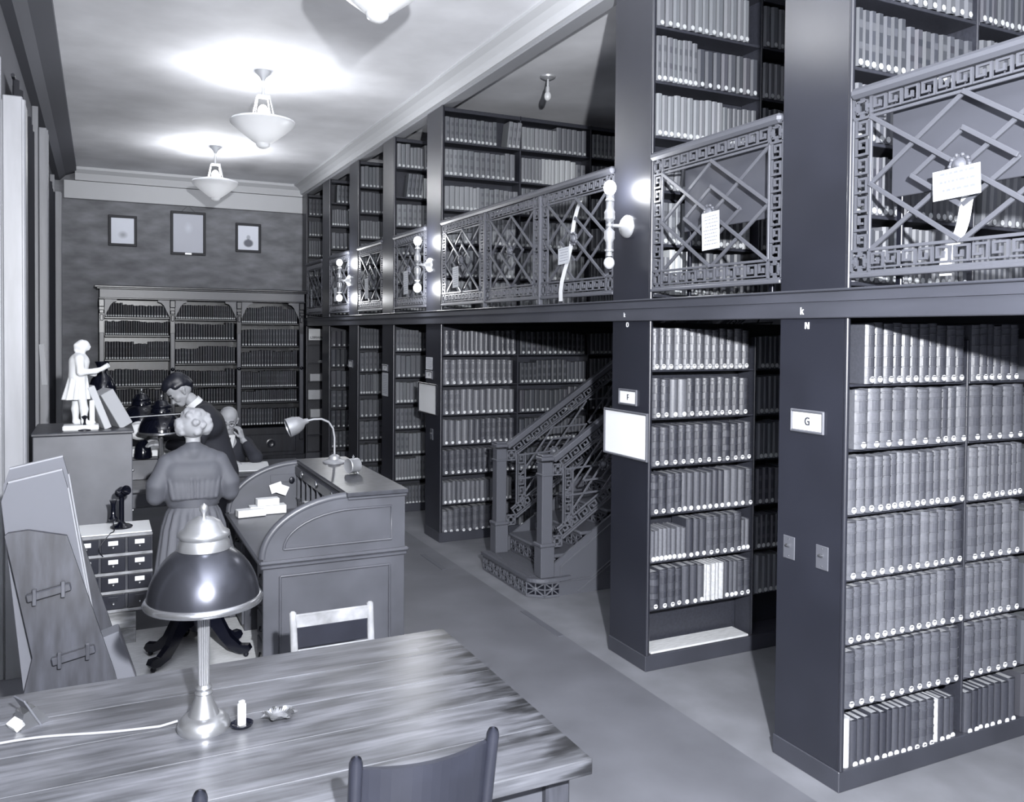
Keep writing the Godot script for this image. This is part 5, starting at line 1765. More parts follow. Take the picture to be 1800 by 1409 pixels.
func stool() -> void:
	var t := thing("swivel_stool", "black swivel stool with curved iron claw feet behind the reading table", "stool", Vector3(0.57, 0.018, -5.84))
	var claw := PackedVector2Array([Vector2(0.0, 0.4), Vector2(0.06, 0.39), Vector2(0.12, 0.34), Vector2(0.17, 0.24), Vector2(0.22, 0.14), Vector2(0.28, 0.085), Vector2(0.335, 0.085), Vector2(0.35, 0.055), Vector2(0.33, 0.03), Vector2(0.28, 0.03), Vector2(0.21, 0.06), Vector2(0.15, 0.13), Vector2(0.1, 0.2), Vector2(0.04, 0.225), Vector2(0.0, 0.225)])
	for a in [0.42, 2.62, 3.66, 5.74]:
		part("claw_leg", nb().at(Vector3.ZERO, Basis(Vector3.UP, -a)).slab(claw, -0.024, 0.024), M.black_gloss, t)
		part("caster", nb().ball(Vector3(cos(a) * 0.315, 0.019, sin(a) * 0.315), Vector3(0.018, 0.019, 0.018), 10), M.black_metal, t)
	part("column", nb().lathe([Vector2(0.045, 0.18), Vector2(0.05, 0.28), Vector2(0.03, 0.3), Vector2(0.024, 0.36), Vector2(0.04, 0.38), Vector2(0.02, 0.4), Vector2(0.02, 0.45), Vector2(0.0, 0.45)], 18), M.black_metal, t)
	part("spring_plate", nb().bevel(Vector3(0, 0.45, 0), Vector3(0.16, 0.014, 0.16), 0.004), M.black_metal, t)
	part("seat", nb().lathe([Vector2(0.0, 0.455), Vector2(0.17, 0.457), Vector2(0.18, 0.47), Vector2(0.175, 0.485), Vector2(0.0, 0.482)], 28), M.chair_dark, t)


# ---------------------------------------------------------------- figures
# A field of tapered bones joined by a smooth minimum, meshed as surface nets.
# A bone is [a, b, radius at a, radius at b] and may carry a squash of the axes.
func flesh(out: Builder, bones: Array, cell: float, k: float) -> void:
	var lo := Vector3(1e9, 1e9, 1e9)
	var hi := -lo
	for q in bones:
		var r: float = maxf(q[2], q[3]) + cell * 3.0 + 2.0 / k
		for p in [q[0], q[1]]:
			lo = lo.min(p - Vector3(r, r, r))
			hi = hi.max(p + Vector3(r, r, r))
	var nx := int((hi.x - lo.x) / cell) + 2
	var ny := int((hi.y - lo.y) / cell) + 2
	var nz := int((hi.z - lo.z) / cell) + 2
	var f := PackedFloat32Array()
	f.resize(nx * ny * nz)
	for q in bones:
		var a: Vector3 = q[0]
		var b: Vector3 = q[1]
		var ra: float = q[2]
		var rb: float = q[3]
		var sq: Vector3 = q[4] if q.size() > 4 else Vector3.ONE
		var m := maxf(ra, rb) + cell * 2.0 + 2.5 / k
		var i0 := ((a.min(b) - lo) / cell - Vector3(m, m, m) / cell).floor()
		var i1 := ((a.max(b) - lo) / cell + Vector3(m, m, m) / cell).ceil()
		var inv := Vector3.ONE / sq
		var ab := (b - a) * inv
		var l2 := maxf(ab.length_squared(), 1e-9)
		for z in range(maxi(0, int(i0.z)), mini(nz, int(i1.z) + 1)):
			for y in range(maxi(0, int(i0.y)), mini(ny, int(i1.y) + 1)):
				var row := (z * ny + y) * nx
				for x in range(maxi(0, int(i0.x)), mini(nx, int(i1.x) + 1)):
					var p := (lo + Vector3(x, y, z) * cell - a) * inv
					var t := clampf(p.dot(ab) / l2, 0.0, 1.0)
					f[row + x] += exp(-k * (p.distance_to(ab * t) - lerpf(ra, rb, t)))
	for i in f.size():
		f[i] = -log(f[i]) / k if f[i] > 1e-12 else 1.0
	# surface nets
	var step := [1, nx, nx * ny]
	var at := {}
	var vert := []
	var norm := []
	var corners := [0, 1, nx, nx + 1, nx * ny, nx * ny + 1, nx * ny + nx, nx * ny + nx + 1]
	var edges := [[0, 1], [2, 3], [4, 5], [6, 7], [0, 2], [1, 3], [4, 6], [5, 7], [0, 4], [1, 5], [2, 6], [3, 7]]
	for z in nz - 1:
		for y in ny - 1:
			for x in nx - 1:
				var i := (z * ny + y) * nx + x
				var s0 := f[i] < 0.0
				if (f[i + 1] < 0.0) == s0 and (f[i + nx] < 0.0) == s0 and (f[i + nx + 1] < 0.0) == s0 and (f[i + corners[4]] < 0.0) == s0 and (f[i + corners[5]] < 0.0) == s0 and (f[i + corners[6]] < 0.0) == s0 and (f[i + corners[7]] < 0.0) == s0:
					continue
				var sum := Vector3.ZERO
				var cnt := 0
				for e in edges:
					var va := f[i + corners[e[0]]]
					var vb := f[i + corners[e[1]]]
					if (va < 0.0) != (vb < 0.0):
						var t := va / (va - vb)
						var pa := Vector3(e[0] & 1, (e[0] >> 1) & 1, e[0] >> 2)
						var pb := Vector3(e[1] & 1, (e[1] >> 1) & 1, e[1] >> 2)
						sum += pa.lerp(pb, t)
						cnt += 1
				var p := sum / cnt
				at[i] = vert.size()
				vert.append(lo + (Vector3(x, y, z) + p) * cell)
				var gx := f[i + 1] + f[i + corners[3]] + f[i + corners[5]] + f[i + corners[7]] - f[i] - f[i + nx] - f[i + corners[4]] - f[i + corners[6]]
				var gy := f[i + nx] + f[i + corners[3]] + f[i + corners[6]] + f[i + corners[7]] - f[i] - f[i + 1] - f[i + corners[4]] - f[i + corners[5]]
				var gz := f[i + corners[4]] + f[i + corners[5]] + f[i + corners[6]] + f[i + corners[7]] - f[i] - f[i + 1] - f[i + nx] - f[i + corners[3]]
				norm.append(Vector3(gx, gy, gz).normalized())
	for i in at:
		for ax in 3:
			var j: int = i + step[ax]
			if j >= f.size():
				continue
			var s0 := f[i] < 0.0
			if s0 == (f[j] < 0.0):
				continue
			var u: int = step[(ax + 1) % 3]
			var w: int = step[(ax + 2) % 3]
			if not (at.has(i - u) and at.has(i - w) and at.has(i - u - w)):
				continue
			var q := [at[i], at[i - u], at[i - u - w], at[i - w]]
			if not s0:
				q.reverse()
			out.put(vert[q[0]], vert[q[1]], vert[q[2]], norm[q[0]], norm[q[1]], norm[q[2]])
			out.put(vert[q[0]], vert[q[2]], vert[q[3]], norm[q[0]], norm[q[2]], norm[q[3]])


# a hand: palm from the wrist along "along", fingers curling towards "inward", thumb on "thumb" side
func hand_bones(wrist: Vector3, along: Vector3, inward: Vector3, thumb: Vector3, curl: float) -> Array:
	var a := along.normalized()
	var n := (inward - a * inward.dot(a)).normalized()
	var s := a.cross(n).normalized()
	if s.dot(thumb) < 0.0:
		s = -s
	var out := []
	out.append([wrist - a * 0.03, wrist + a * 0.02, 0.026, 0.025])
	for k in 4:
		var o := s * (0.028 - 0.0185 * k)
		out.append([wrist + a * 0.015 + o * 0.6, wrist + a * 0.082 + o, 0.016, 0.0125])
		var len: float = [0.072, 0.08, 0.075, 0.058][k]
		var p := wrist + a * 0.086 + o
		var d := a
		for j in 3:
			var bend: float = curl * [0.6, 1.0, 0.8][j]
			d = (d * cos(bend) + n * sin(bend)).normalized()
			var l: float = len * [0.45, 0.31, 0.24][j]
			out.append([p, p + d * l, 0.0092 - 0.0006 * j, 0.0086 - 0.0008 * j])
			p += d * l
	var t0 := wrist + a * 0.02 + s * 0.026
	var t1 := t0 + (a * 0.6 + s * 0.7 + n * 0.3).normalized() * 0.038
	var t2 := t1 + (a * 0.9 + s * 0.2 + n * 0.5).normalized() * 0.034
	out.append([t0, t1, 0.013, 0.0108])
	out.append([t1, t2, 0.0105, 0.0088])
	out.append([t2, t2 + (a * 0.9 + n * 0.6).normalized() * 0.024, 0.0088, 0.0075])
	return out


# a head in its own frame: face to +z, chin down; returns bones moved by x
func head_bones(x: Transform3D, s := 1.0) -> Array:
	var raw := [
		[Vector3(0, 0.05, -0.022), Vector3(0, 0.055, 0.012), 0.083, 0.078],
		[Vector3(0, 0.0, -0.03), Vector3(0, 0.0, 0.02), 0.066, 0.066],
		[Vector3(0, -0.05, 0.02), Vector3(0, -0.082, 0.062), 0.052, 0.026],
		[Vector3(-0.035, -0.045, 0.01), Vector3(-0.014, -0.082, 0.055), 0.03, 0.02],
		[Vector3(0.035, -0.045, 0.01), Vector3(0.014, -0.082, 0.055), 0.03, 0.02],
		[Vector3(0, 0.0, 0.07), Vector3(0, -0.034, 0.104), 0.011, 0.0125],
		[Vector3(-0.012, -0.036, 0.088), Vector3(0.012, -0.036, 0.088), 0.0085, 0.0085],
		[Vector3(-0.036, 0.022, 0.07), Vector3(-0.008, 0.02, 0.082), 0.012, 0.011],
		[Vector3(0.036, 0.022, 0.07), Vector3(0.008, 0.02, 0.082), 0.012, 0.011],
		[Vector3(-0.045, -0.018, 0.052), Vector3(-0.036, -0.03, 0.062), 0.02, 0.02],
		[Vector3(0.045, -0.018, 0.052), Vector3(0.036, -0.03, 0.062), 0.02, 0.02],
		[Vector3(-0.018, -0.056, 0.078), Vector3(0.018, -0.056, 0.078), 0.009, 0.009],
		[Vector3(-0.015, -0.068, 0.076), Vector3(0.015, -0.068, 0.076), 0.0085, 0.0085],
	]
	for e in [-1.0, 1.0]:
		raw.append([Vector3(e * 0.077, 0.016, -0.012), Vector3(e * 0.084, 0.012, -0.022), 0.011, 0.012])
		raw.append([Vector3(e * 0.078, -0.006, -0.01), Vector3(e * 0.075, -0.024, -0.006), 0.01, 0.008])
	var out := []
	for q in raw:
		out.append([x * (q[0] * s), x * (q[1] * s), q[2] * s, q[3] * s])
	return out


func person(label: String, where: Vector3) -> Node3D:
	return thing("person", label, "person", where)


func build_people() -> void:
	woman()
	standing_man()
	seated_man()


func woman() -> void:
	# seen from behind, at the open desk, forearms held in front of her
	var t := person("woman in a long belted dress standing with her back to the reading table", Vector3(0.59, 0, -6.32))
	var body := nb()
	var bones := [
		[Vector3(0, 1.26, 0.0), Vector3(0, 1.4, -0.015), 0.05, 0.05],
		[Vector3(-0.1, 1.22, 0), Vector3(0.1, 1.22, 0), 0.04, 0.04],
		[Vector3(0, 1.17, 0), Vector3(0, 0.95, 0), 0.065, 0.065],
		[Vector3(-0.06, 0.88, 0), Vector3(0.06, 0.88, 0), 0.08, 0.08],
	]
	for s in [-1.0, 1.0]:
		bones.append([Vector3(s * 0.17, 1.22, 0), Vector3(s * 0.25, 1.02, 0.02), 0.045, 0.04])
		bones.append([Vector3(s * 0.25, 1.02, 0.02), Vector3(s * 0.14, 1.03, -0.22), 0.038, 0.03])
		bones.append([Vector3(s * 0.08, 0.85, 0), Vector3(s * 0.075, 0.46, 0.0), 0.075, 0.052])
		bones.append([Vector3(s * 0.075, 0.46, 0.0), Vector3(s * 0.07, 0.08, 0.01), 0.05, 0.034])
		bones.append([Vector3(s * 0.07, 0.045, 0.02), Vector3(s * 0.075, 0.03, -0.14), 0.034, 0.03])
	flesh(body, bones, 0.014, 55.0)
	var hx := Transform3D(Basis(Vector3.UP, PI) * Basis(Vector3.RIGHT, 0.25), Vector3(0, 1.465, -0.03))
	flesh(body, head_bones(hx, 0.96), 0.006, 140.0)
	for s in [-1.0, 1.0]:
		flesh(body, hand_bones(Vector3(s * 0.13, 1.03, -0.25), Vector3(-s * 0.4, 0.05, -1), Vector3(-s * 0.4, -1, 0), Vector3(-s, 0.3, 0), 0.35), 0.005, 260.0)
	part("body", body, M.skin, t)
	# curled short hair
	var hair := nb()
	var hb := [[Vector3(0, 1.5, 0.0), Vector3(0, 1.485, 0.012), 0.094, 0.09]]
	var r := RandomNumberGenerator.new()
	r.seed = 12
	for i in 46:
		var a := r.randf_range(0, TAU)
		var e := r.randf_range(-0.75, 1.4)
		var d := Vector3(cos(a) * cos(e), sin(e), sin(a) * cos(e))
		if d.z < -0.55 and d.y < 0.5:
			continue
		var p := Vector3(0, 1.492, 0.008) + d * Vector3(0.1, 0.09, 0.095)
		hb.append([p, p + Vector3(r.randf_range(-0.014, 0.014), r.randf_range(-0.012, 0.012), 0.004), 0.024, 0.02])
	for s in [-1.0, 1.0]:
		hb.append([Vector3(s * 0.09, 1.46, 0.02), Vector3(s * 0.085, 1.44, 0.01), 0.034, 0.03])
	flesh(hair, hb, 0.006, 190.0)
	part("hair", hair, M.hair_grey, t)
	var top := nb()
	var db := [
		[Vector3(-0.11, 1.245, 0.0), Vector3(0.11, 1.245, 0.0), 0.07, 0.07],
		[Vector3(-0.1, 1.15, 0.0), Vector3(0.1, 1.15, 0.0), 0.115, 0.115],
		[Vector3(-0.09, 1.04, 0.0), Vector3(0.09, 1.04, 0.0), 0.12, 0.12],
		[Vector3(-0.07, 0.97, 0.0), Vector3(0.07, 0.97, 0.0), 0.105, 0.105],
		[Vector3(-0.05, 1.275, 0.0), Vector3(0.05, 1.275, 0.0), 0.07, 0.07],
		[Vector3(0, 1.3, 0.01), Vector3(0, 1.325, 0.0), 0.068, 0.06],
	]
	for s in [-1.0, 1.0]:
		db.append([Vector3(s * 0.17, 1.225, 0), Vector3(s * 0.235, 1.08, 0.03), 0.066, 0.068])
		db.append([Vector3(s * 0.235, 1.08, 0.03), Vector3(s * 0.245, 1.0, 0.02), 0.07, 0.058])
		db.append([Vector3(s * 0.245, 1.02, 0.01), Vector3(s * 0.15, 1.02, -0.2), 0.056, 0.046])
		# gathers of cloth above the belt
		for g2 in 5:
			var x: float = s * (0.02 + 0.034 * g2)
			db.append([Vector3(x * 1.05, 1.12, 0.112 - absf(x) * 0.14), Vector3(x * 0.9, 0.995, 0.126 - absf(x) * 0.14), 0.006, 0.013])
	flesh(top, db, 0.008, 130.0)
	part("dress_bodice", top, M.dress, t)
	var belt := nb()
	belt.x = Transform3D(Basis.from_scale(Vector3(1.28, 1, 0.94)), Vector3(0, 0.955, 0))
	belt.lathe([Vector2(0.126, -0.03), Vector2(0.136, -0.026), Vector2(0.136, 0.026), Vector2(0.126, 0.03)], 40)
	part("belt", belt, M.dress, t)
	# gathered skirt
	var sk := nb()
	var rings := []
	var prof := [[0.93, 0.128, 0.0], [0.88, 0.15, 0.006], [0.78, 0.175, 0.01], [0.6, 0.195, 0.014], [0.4, 0.215, 0.018], [0.2, 0.235, 0.022], [0.2, 0.225, 0.022], [0.5, 0.19, 0.014]]
	for p in prof:
		var ring := []
		for k in 120:
			var a := TAU * k / 120.0
			var rr: float = p[1] + p[2] * (sin(a * 19.0) * 0.6 + sin(a * 11.0 + 1.0) * 0.5)
			ring.append(Vector3(cos(a) * rr * 1.18, p[0], sin(a) * rr * 0.95))
		rings.append(ring)
	for i in rings.size() - 1:
		for k in 120:
			var j := (k + 1) % 120
			sk.quad(rings[i][k], rings[i][j], rings[i + 1][j], rings[i + 1][k])
	part("skirt", sk, M.skirt, t)
	var sh := nb()
	for s in [-1.0, 1.0]:
		flesh(sh, [[Vector3(s * 0.07, 0.05, 0.03), Vector3(s * 0.075, 0.036, -0.15), 0.042, 0.035], [Vector3(s * 0.07, 0.06, 0.02), Vector3(s * 0.07, 0.1, 0.015), 0.04, 0.038]], 0.008, 120.0)
	part("shoes", sh, M.black_gloss, t)


func standing_man() -> void:
	# faces -x, bends over the raised shelf with both hands on the ledger
	var t := person("young man in a dark suit bending over the open ledger", Vector3(0.98, 0, -8.14))
	var neck := Vector3(-0.2, 1.47, 0)
	var hips := Vector3(0.0, 0.93, 0)
	var body := nb()
	var bones := [
		[hips, Vector3(-0.12, 1.3, 0), 0.13, 0.14],
		[Vector3(-0.13, 1.36, -0.12), Vector3(-0.13, 1.36, 0.12), 0.085, 0.085],
		[Vector3(-0.16, 1.42, 0), Vector3(-0.25, 1.535, 0), 0.062, 0.056],
	]
	var la := [Vector3(-0.13, 1.37, 0.2), Vector3(-0.24, 1.1, 0.26), Vector3(-0.44, 1.14, 0.08)]
	var ra := [Vector3(-0.13, 1.37, -0.2), Vector3(-0.26, 1.12, -0.27), Vector3(-0.46, 1.16, -0.2)]
	for a in [la, ra]:
		bones.append([a[0], a[1], 0.055, 0.045])
		bones.append([a[1], a[2], 0.043, 0.028])
	for s in [-1.0, 1.0]:
		bones.append([hips + Vector3(0, -0.03, s * 0.09), Vector3(-0.02, 0.5, s * 0.1), 0.09, 0.06])
		bones.append([Vector3(-0.02, 0.5, s * 0.1), Vector3(0.03, 0.08, s * 0.1), 0.058, 0.04])
		bones.append([Vector3(0.02, 0.05, s * 0.1), Vector3(-0.14, 0.035, s * 0.11), 0.04, 0.034])
	flesh(body, bones, 0.015, 55.0)
	# face to -x, tipped well down
	var hx := Transform3D(Basis(Vector3.UP, -PI / 2 + 0.12) * Basis(Vector3.RIGHT, 0.75), Vector3(-0.33, 1.6, 0.0))
	flesh(body, head_bones(hx, 1.08), 0.006, 140.0)
	flesh(body, hand_bones(la[2] + Vector3(-0.02, 0.0, 0), Vector3(-1, 0.12, -0.1), Vector3(0, -1, -0.3), Vector3(0, 0.4, -1), 0.4), 0.005, 260.0)
	flesh(body, hand_bones(ra[2] + Vector3(-0.02, 0.0, 0), Vector3(-1, -0.1, 0.4), Vector3(0, -1, 0.3), Vector3(0, 0.4, 1), 0.35), 0.005, 260.0)
	part("body", body, M.skin, t)
	var hair := nb()
	var hb := []
	for q in [[Vector3(0, 0.075, -0.045), Vector3(0, 0.09, 0.02), 0.075, 0.066], [Vector3(0, 0.035, -0.065), Vector3(0, 0.085, -0.03), 0.066, 0.072], [Vector3(0, 0.1, 0.02), Vector3(0, 0.098, 0.062), 0.05, 0.034], [Vector3(-0.05, 0.05, -0.04), Vector3(-0.058, 0.065, 0.01), 0.036, 0.03], [Vector3(0.05, 0.05, -0.04), Vector3(0.058, 0.065, 0.01), 0.036, 0.03], [Vector3(0, 0.0, -0.075), Vector3(0, -0.03, -0.07), 0.05, 0.03]]:
		hb.append([hx * (q[0] * 1.08), hx * (q[1] * 1.08), q[2] * 1.08, q[3] * 1.08])
	flesh(hair, hb, 0.006, 120.0)
	part("hair", hair, M.hair_dark, t)
	for s in [-1.0, 1.0]:
		part("eye", nb().ball(hx * (Vector3(s * 0.03, 0.004, 0.082) * 1.08), Vector3(0.011, 0.009, 0.011), 10), M.hair_dark, t)
		part("eyebrow", nb().tube([hx * (Vector3(s * 0.05, 0.03, 0.078) * 1.08), hx * (Vector3(s * 0.03, 0.036, 0.09) * 1.08), hx * (Vector3(s * 0.012, 0.03, 0.094) * 1.08)], 0.005, 6), M.hair_dark, t)
	var jk := nb()
	var jb := [
		[hips + Vector3(0.01, -0.08, 0), Vector3(-0.11, 1.28, 0), 0.165, 0.165],
		[Vector3(-0.1, 1.3, -0.13), Vector3(-0.1, 1.3, 0.13), 0.125, 0.125],
		[Vector3(-0.13, 1.39, -0.13), Vector3(-0.13, 1.39, 0.13), 0.095, 0.095],
		[Vector3(-0.14, 1.42, 0), Vector3(-0.19, 1.465, 0), 0.085, 0.07],
	]
	for a in [la, ra]:
		jb.append([a[0], a[1], 0.082, 0.066])
		jb.append([a[1], a[1].lerp(a[2], 0.9), 0.064, 0.046])
	flesh(jk, jb, 0.012, 70.0)
	part("jacket", jk, M.suit, t)
	var cl := nb()
	cl.x = Transform3D(Basis(Vector3(0, 0, 1), 0.72), Vector3(-0.215, 1.49, 0))
	cl.lathe([Vector2(0.074, -0.03), Vector2(0.078, -0.028), Vector2(0.074, 0.026), Vector2(0.068, 0.026), Vector2(0.07, -0.028)], 30)
	part("collar", cl, M.collar, t)
	part("shirt_cuff", nb().tube([la[1].lerp(la[2], 0.88), la[1].lerp(la[2], 0.98)], 0.042, 14), M.collar, t)
	var tr := nb()
	var tb := []
	for s in [-1.0, 1.0]:
		tb.append([hips + Vector3(0, -0.03, s * 0.09), Vector3(-0.02, 0.5, s * 0.1), 0.115, 0.085])
		tb.append([Vector3(-0.02, 0.5, s * 0.1), Vector3(0.03, 0.1, s * 0.1), 0.083, 0.075])
	flesh(tr, tb, 0.015, 60.0)
	part("trousers", tr, M.suit, t)
	var sh := nb()
	for s in [-1.0, 1.0]:
		flesh(sh, [[Vector3(0.03, 0.05, s * 0.1), Vector3(-0.16, 0.036, s * 0.11), 0.046, 0.036]], 0.01, 120.0)
	part("shoes", sh, M.black_gloss, t)


func seated_man() -> void:
	# faces the camera, head bowed on his raised left hand
	var t := person("bald older man in spectacles sitting with his head resting on his hand", Vector3(1.22, 0, -9.42))
	var body := nb()
	var la := [Vector3(0.19, 0.93, 0.02), Vector3(0.235, 0.835, 0.36), Vector3(0.12, 1.02, 0.215)]
	var ra := [Vector3(-0.2, 0.93, 0.02), Vector3(-0.25, 0.84, 0.32), Vector3(-0.06, 0.815, 0.42)]
	var bones := [
		[Vector3(0, 0.52, 0), Vector3(0, 0.88, 0.02), 0.14, 0.13],
		[Vector3(-0.12, 0.92, 0.01), Vector3(0.12, 0.92, 0.01), 0.08, 0.08],
		[Vector3(0, 0.96, 0.03), Vector3(0, 1.1, 0.07), 0.06, 0.055],
	]
	for a in [la, ra]:
		bones.append([a[0], a[1], 0.05, 0.042])
		bones.append([a[1], a[2], 0.042, 0.028])
	for s in [-1.0, 1.0]:
		bones.append([Vector3(s * 0.09, 0.52, 0.02), Vector3(s * 0.12, 0.52, 0.42), 0.08, 0.06])
		bones.append([Vector3(s * 0.12, 0.52, 0.42), Vector3(s * 0.12, 0.08, 0.4), 0.056, 0.04])
		bones.append([Vector3(s * 0.12, 0.05, 0.39), Vector3(s * 0.13, 0.035, 0.54), 0.04, 0.034])
	flesh(body, bones, 0.015, 55.0)
	var hx := Transform3D(Basis(Vector3.UP, -0.18) * Basis(Vector3.RIGHT, 0.28), Vector3(0.0, 1.195, 0.09))
	flesh(body, head_bones(hx, 1.12), 0.006, 140.0)
	flesh(body, hand_bones(la[2], Vector3(-0.22, 1, 0.0), Vector3(-0.7, 0.3, -0.4), Vector3(-1, 0, 0.6), 0.75), 0.005, 260.0)
	flesh(body, hand_bones(ra[2], Vector3(1, -0.05, 0.3), Vector3(0, -1, 0), Vector3(0, 0.4, 1), 0.4), 0.005, 260.0)
	part("body", body, M.skin, t)
	var hair := nb()
	var hb := []
	for q in [[Vector3(-0.074, 0.03, -0.03), Vector3(-0.066, 0.0, -0.055), 0.018, 0.026], [Vector3(0.074, 0.03, -0.03), Vector3(0.066, 0.0, -0.055), 0.018, 0.026], [Vector3(-0.05, -0.01, -0.07), Vector3(0.05, -0.01, -0.07), 0.03, 0.03]]:
		hb.append([hx * (q[0] * 1.12), hx * (q[1] * 1.12), q[2] * 1.12, q[3] * 1.12])
	flesh(hair, hb, 0.006, 120.0)
	part("hair", hair, M.hair_thin, t)
	for s in [-1.0, 1.0]:
		part("eye", nb().ball(hx * (Vector3(s * 0.031, 0.0, 0.084) * 1.12), Vector3(0.011, 0.006, 0.008), 10), M.hair_dark, t)
		part("eyebrow", nb().tube([hx * (Vector3(s * 0.052, 0.028, 0.078) * 1.12), hx * (Vector3(s * 0.03, 0.033, 0.094) * 1.12), hx * (Vector3(s * 0.012, 0.026, 0.095) * 1.12)], 0.0055, 6), M.hair_thin, t)
	var gl := nb()
	for s in [-1.0, 1.0]:
		var ring := []
		for k in 17:
			var a := TAU * k / 16.0
			ring.append(hx * (Vector3(s * 0.033 + cos(a) * 0.022, -0.002 + sin(a) * 0.018, 0.1) * 1.12))
		gl.tube(ring, 0.0022, 6)
		gl.tube([hx * (Vector3(s * 0.055, 0.0, 0.1) * 1.12), hx * (Vector3(s * 0.085, 0.01, 0.0) * 1.12)], 0.0018, 6)
	gl.tube([hx * (Vector3(-0.011, 0.0, 0.1) * 1.12), hx * (Vector3(0.011, 0.0, 0.1) * 1.12)], 0.002, 6)
	part("spectacles", gl, M.black_metal, t)
	var jk := nb()
	var jb := [
		[Vector3(-0.05, 0.55, 0), Vector3(-0.05, 0.85, 0.02), 0.14, 0.135],
		[Vector3(0.05, 0.55, 0), Vector3(0.05, 0.85, 0.02), 0.14, 0.135],
		[Vector3(-0.14, 0.93, 0.0), Vector3(0.14, 0.93, 0.0), 0.09, 0.09],
		[Vector3(-0.07, 0.98, -0.02), Vector3(0.07, 0.98, -0.02), 0.06, 0.06],
	]
	for a in [la, ra]:
		jb.append([a[0], a[1], 0.078, 0.066])
		jb.append([a[1], a[1].lerp(a[2], 0.62), 0.062, 0.05])
	flesh(jk, jb, 0.012, 70.0)
	part("jacket", jk, M.suit_soft, t)
	# shirt front, wing of collar and tie lie on the chest
	var sf := nb()
	sf.at(Vector3(0, 0.0, 0.0))
	sf.slab(PackedVector2Array([Vector2(-0.06, 1.055), Vector2(0.06, 1.055), Vector2(0.01, 0.84), Vector2(-0.01, 0.84)]), 0.1, 0.168)
	part("shirt_front", sf, M.collar, t)
	part("collar", nb().at(Vector3(0, 1.05, 0.06), Basis(Vector3.RIGHT, 0.25)).lathe([Vector2(0.07, -0.02), Vector2(0.074, -0.018), Vector2(0.07, 0.02), Vector2(0.064, 0.02)], 28), M.collar, t)
	part("tie", nb().slab(PackedVector2Array([Vector2(-0.012, 1.03), Vector2(0.012, 1.03), Vector2(0.009, 1.0), Vector2(0.02, 0.88), Vector2(0.0, 0.85), Vector2(-0.02, 0.88), Vector2(-0.009, 1.0)]), 0.166, 0.176), M.tie, t)
	var tr := nb()
	var tb := []
	for s in [-1.0, 1.0]:
		tb.append([Vector3(s * 0.09, 0.53, 0.0), Vector3(s * 0.12, 0.52, 0.42), 0.1, 0.08])
		tb.append([Vector3(s * 0.12, 0.52, 0.42), Vector3(s * 0.12, 0.1, 0.4), 0.08, 0.07])
	flesh(tr, tb, 0.015, 60.0)
	part("trousers", tr, M.suit, t)
	var sh := nb()
	for s in [-1.0, 1.0]:
		flesh(sh, [[Vector3(s * 0.12, 0.05, 0.38), Vector3(s * 0.13, 0.036, 0.56), 0.046, 0.036]], 0.01, 120.0)
	part("shoes", sh, M.black_gloss, t)


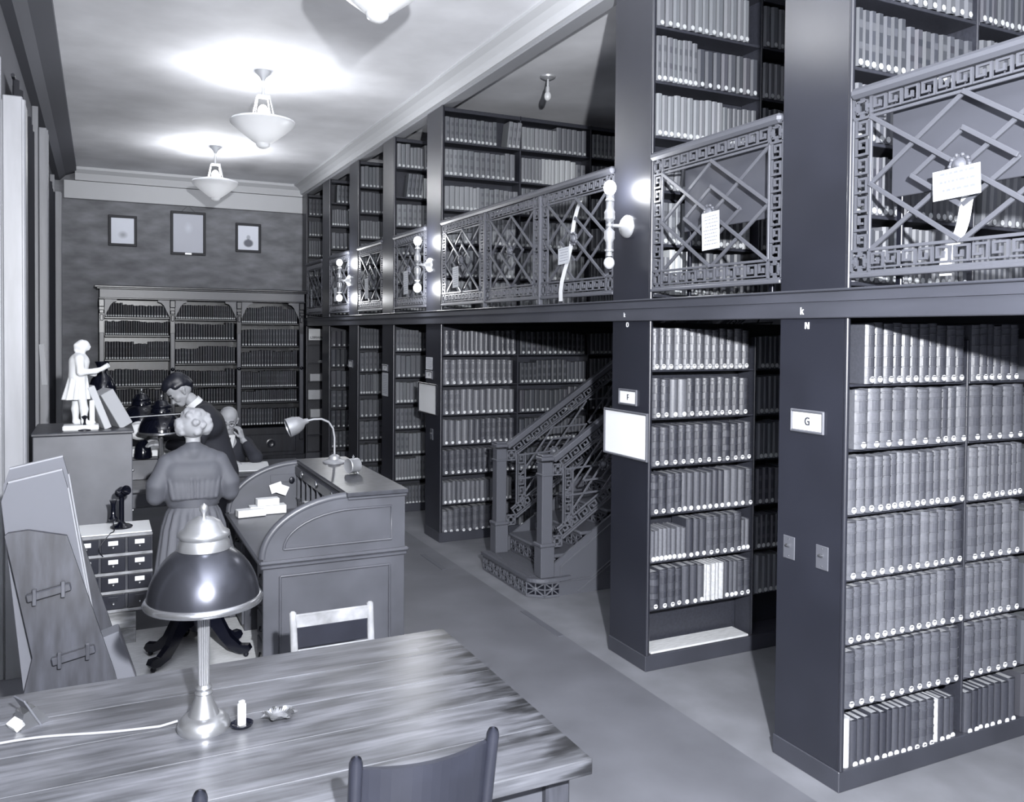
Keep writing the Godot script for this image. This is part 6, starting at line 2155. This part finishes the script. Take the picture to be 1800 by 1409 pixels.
# plaster figure of a man in a long coat, about two thirds of a metre tall, facing the stacks
func statuette() -> void:
	var t := thing("statuette", "white plaster statuette of a man in a long coat on the cabinet", "statuette", Vector3(-0.125, 1.404, -7.05), 0.0)
	part("base", nb().bevel(Vector3(0.0, 0.02, 0), Vector3(0.24, 0.04, 0.16), 0.008), M.plaster, t)
	var b := nb()
	var s := 0.62 / 1.75
	var f := Transform3D(Basis.from_scale(Vector3(s, s, s)), Vector3(0.0, 0.04, 0))
	var raw := [
		# coat
		[Vector3(-0.02, 1.38, -0.1), Vector3(-0.02, 1.38, 0.1), 0.1, 0.1],
		[Vector3(-0.03, 1.3, 0), Vector3(-0.06, 1.0, 0), 0.2, 0.17],
		[Vector3(-0.06, 1.0, 0), Vector3(-0.05, 0.8, 0), 0.15, 0.13],
		# neck and head bowed a little
		[Vector3(0.0, 1.45, 0), Vector3(0.03, 1.56, 0), 0.07, 0.065],
		[Vector3(0.03, 1.66, 0), Vector3(0.06, 1.66, 0), 0.115, 0.105],
		[Vector3(0.09, 1.6, 0), Vector3(0.13, 1.58, 0), 0.06, 0.035],
		[Vector3(-0.06, 1.63, 0), Vector3(-0.08, 1.56, 0), 0.08, 0.05],
		[Vector3(0.145, 1.645, 0), Vector3(0.165, 1.62, 0), 0.018, 0.022],
		# arms reaching forward
		[Vector3(-0.02, 1.38, 0.17), Vector3(0.0, 1.1, 0.22), 0.085, 0.07],
		[Vector3(0.0, 1.1, 0.22), Vector3(0.28, 1.12, 0.14), 0.07, 0.05],
		[Vector3(0.28, 1.12, 0.14), Vector3(0.4, 1.16, 0.1), 0.05, 0.045],
		[Vector3(-0.02, 1.38, -0.17), Vector3(0.02, 1.12, -0.22), 0.085, 0.07],
		[Vector3(0.02, 1.12, -0.22), Vector3(0.26, 1.04, -0.12), 0.07, 0.05],
		# legs and shoes
		[Vector3(-0.08, 0.6, -0.09), Vector3(-0.1, 0.32, -0.1), 0.09, 0.075],
		[Vector3(-0.1, 0.32, -0.1), Vector3(-0.1, 0.08, -0.1), 0.078, 0.055],
		[Vector3(-0.1, 0.05, -0.1), Vector3(0.06, 0.03, -0.12), 0.055, 0.045],
		[Vector3(0.02, 0.6, 0.09), Vector3(0.06, 0.32, 0.1), 0.09, 0.075],
		[Vector3(0.06, 0.32, 0.1), Vector3(0.06, 0.08, 0.1), 0.078, 0.055],
		[Vector3(0.06, 0.05, 0.1), Vector3(0.22, 0.03, 0.11), 0.055, 0.045],
	]
	var bones := []
	for q in raw:
		bones.append([f * q[0], f * q[1], q[2] * s, q[3] * s])
	flesh(b, bones, 0.0055, 160.0)
	part("figure", b, M.plaster, t)
	# the skirts of the coat flare and hang in folds
	var ck := nb()
	var rings := []
	for p in [[1.08, 0.165, -0.05, 0.0], [0.95, 0.185, -0.055, 0.008], [0.75, 0.215, -0.07, 0.02], [0.53, 0.25, -0.09, 0.03], [0.53, 0.225, -0.09, 0.03], [0.7, 0.19, -0.07, 0.015]]:
		var ring := []
		for k in 48:
			var a := TAU * k / 48.0
			var rr: float = p[1] + p[3] * sin(a * 9.0)
			ring.append(f * Vector3(p[2] + cos(a) * rr, p[0], sin(a) * rr * 0.92))
		rings.append(ring)
	for i in rings.size() - 1:
		for k in 48:
			var j := (k + 1) % 48
			ck.quad(rings[i][k], rings[i][j], rings[i + 1][j], rings[i + 1][k])
	part("coat_skirts", ck, M.plaster, t)
	part("scroll", nb().tube([f * Vector3(0.4, 1.16, 0.06), f * Vector3(0.52, 1.24, 0.12)], 0.018, 12), M.plaster, t)
	var st := nb()
	st.bevel(Vector3(0.075, 0.12, 0.0), Vector3(0.035, 0.2, 0.1), 0.006)
	part("tree_stump", st, M.plaster, t)
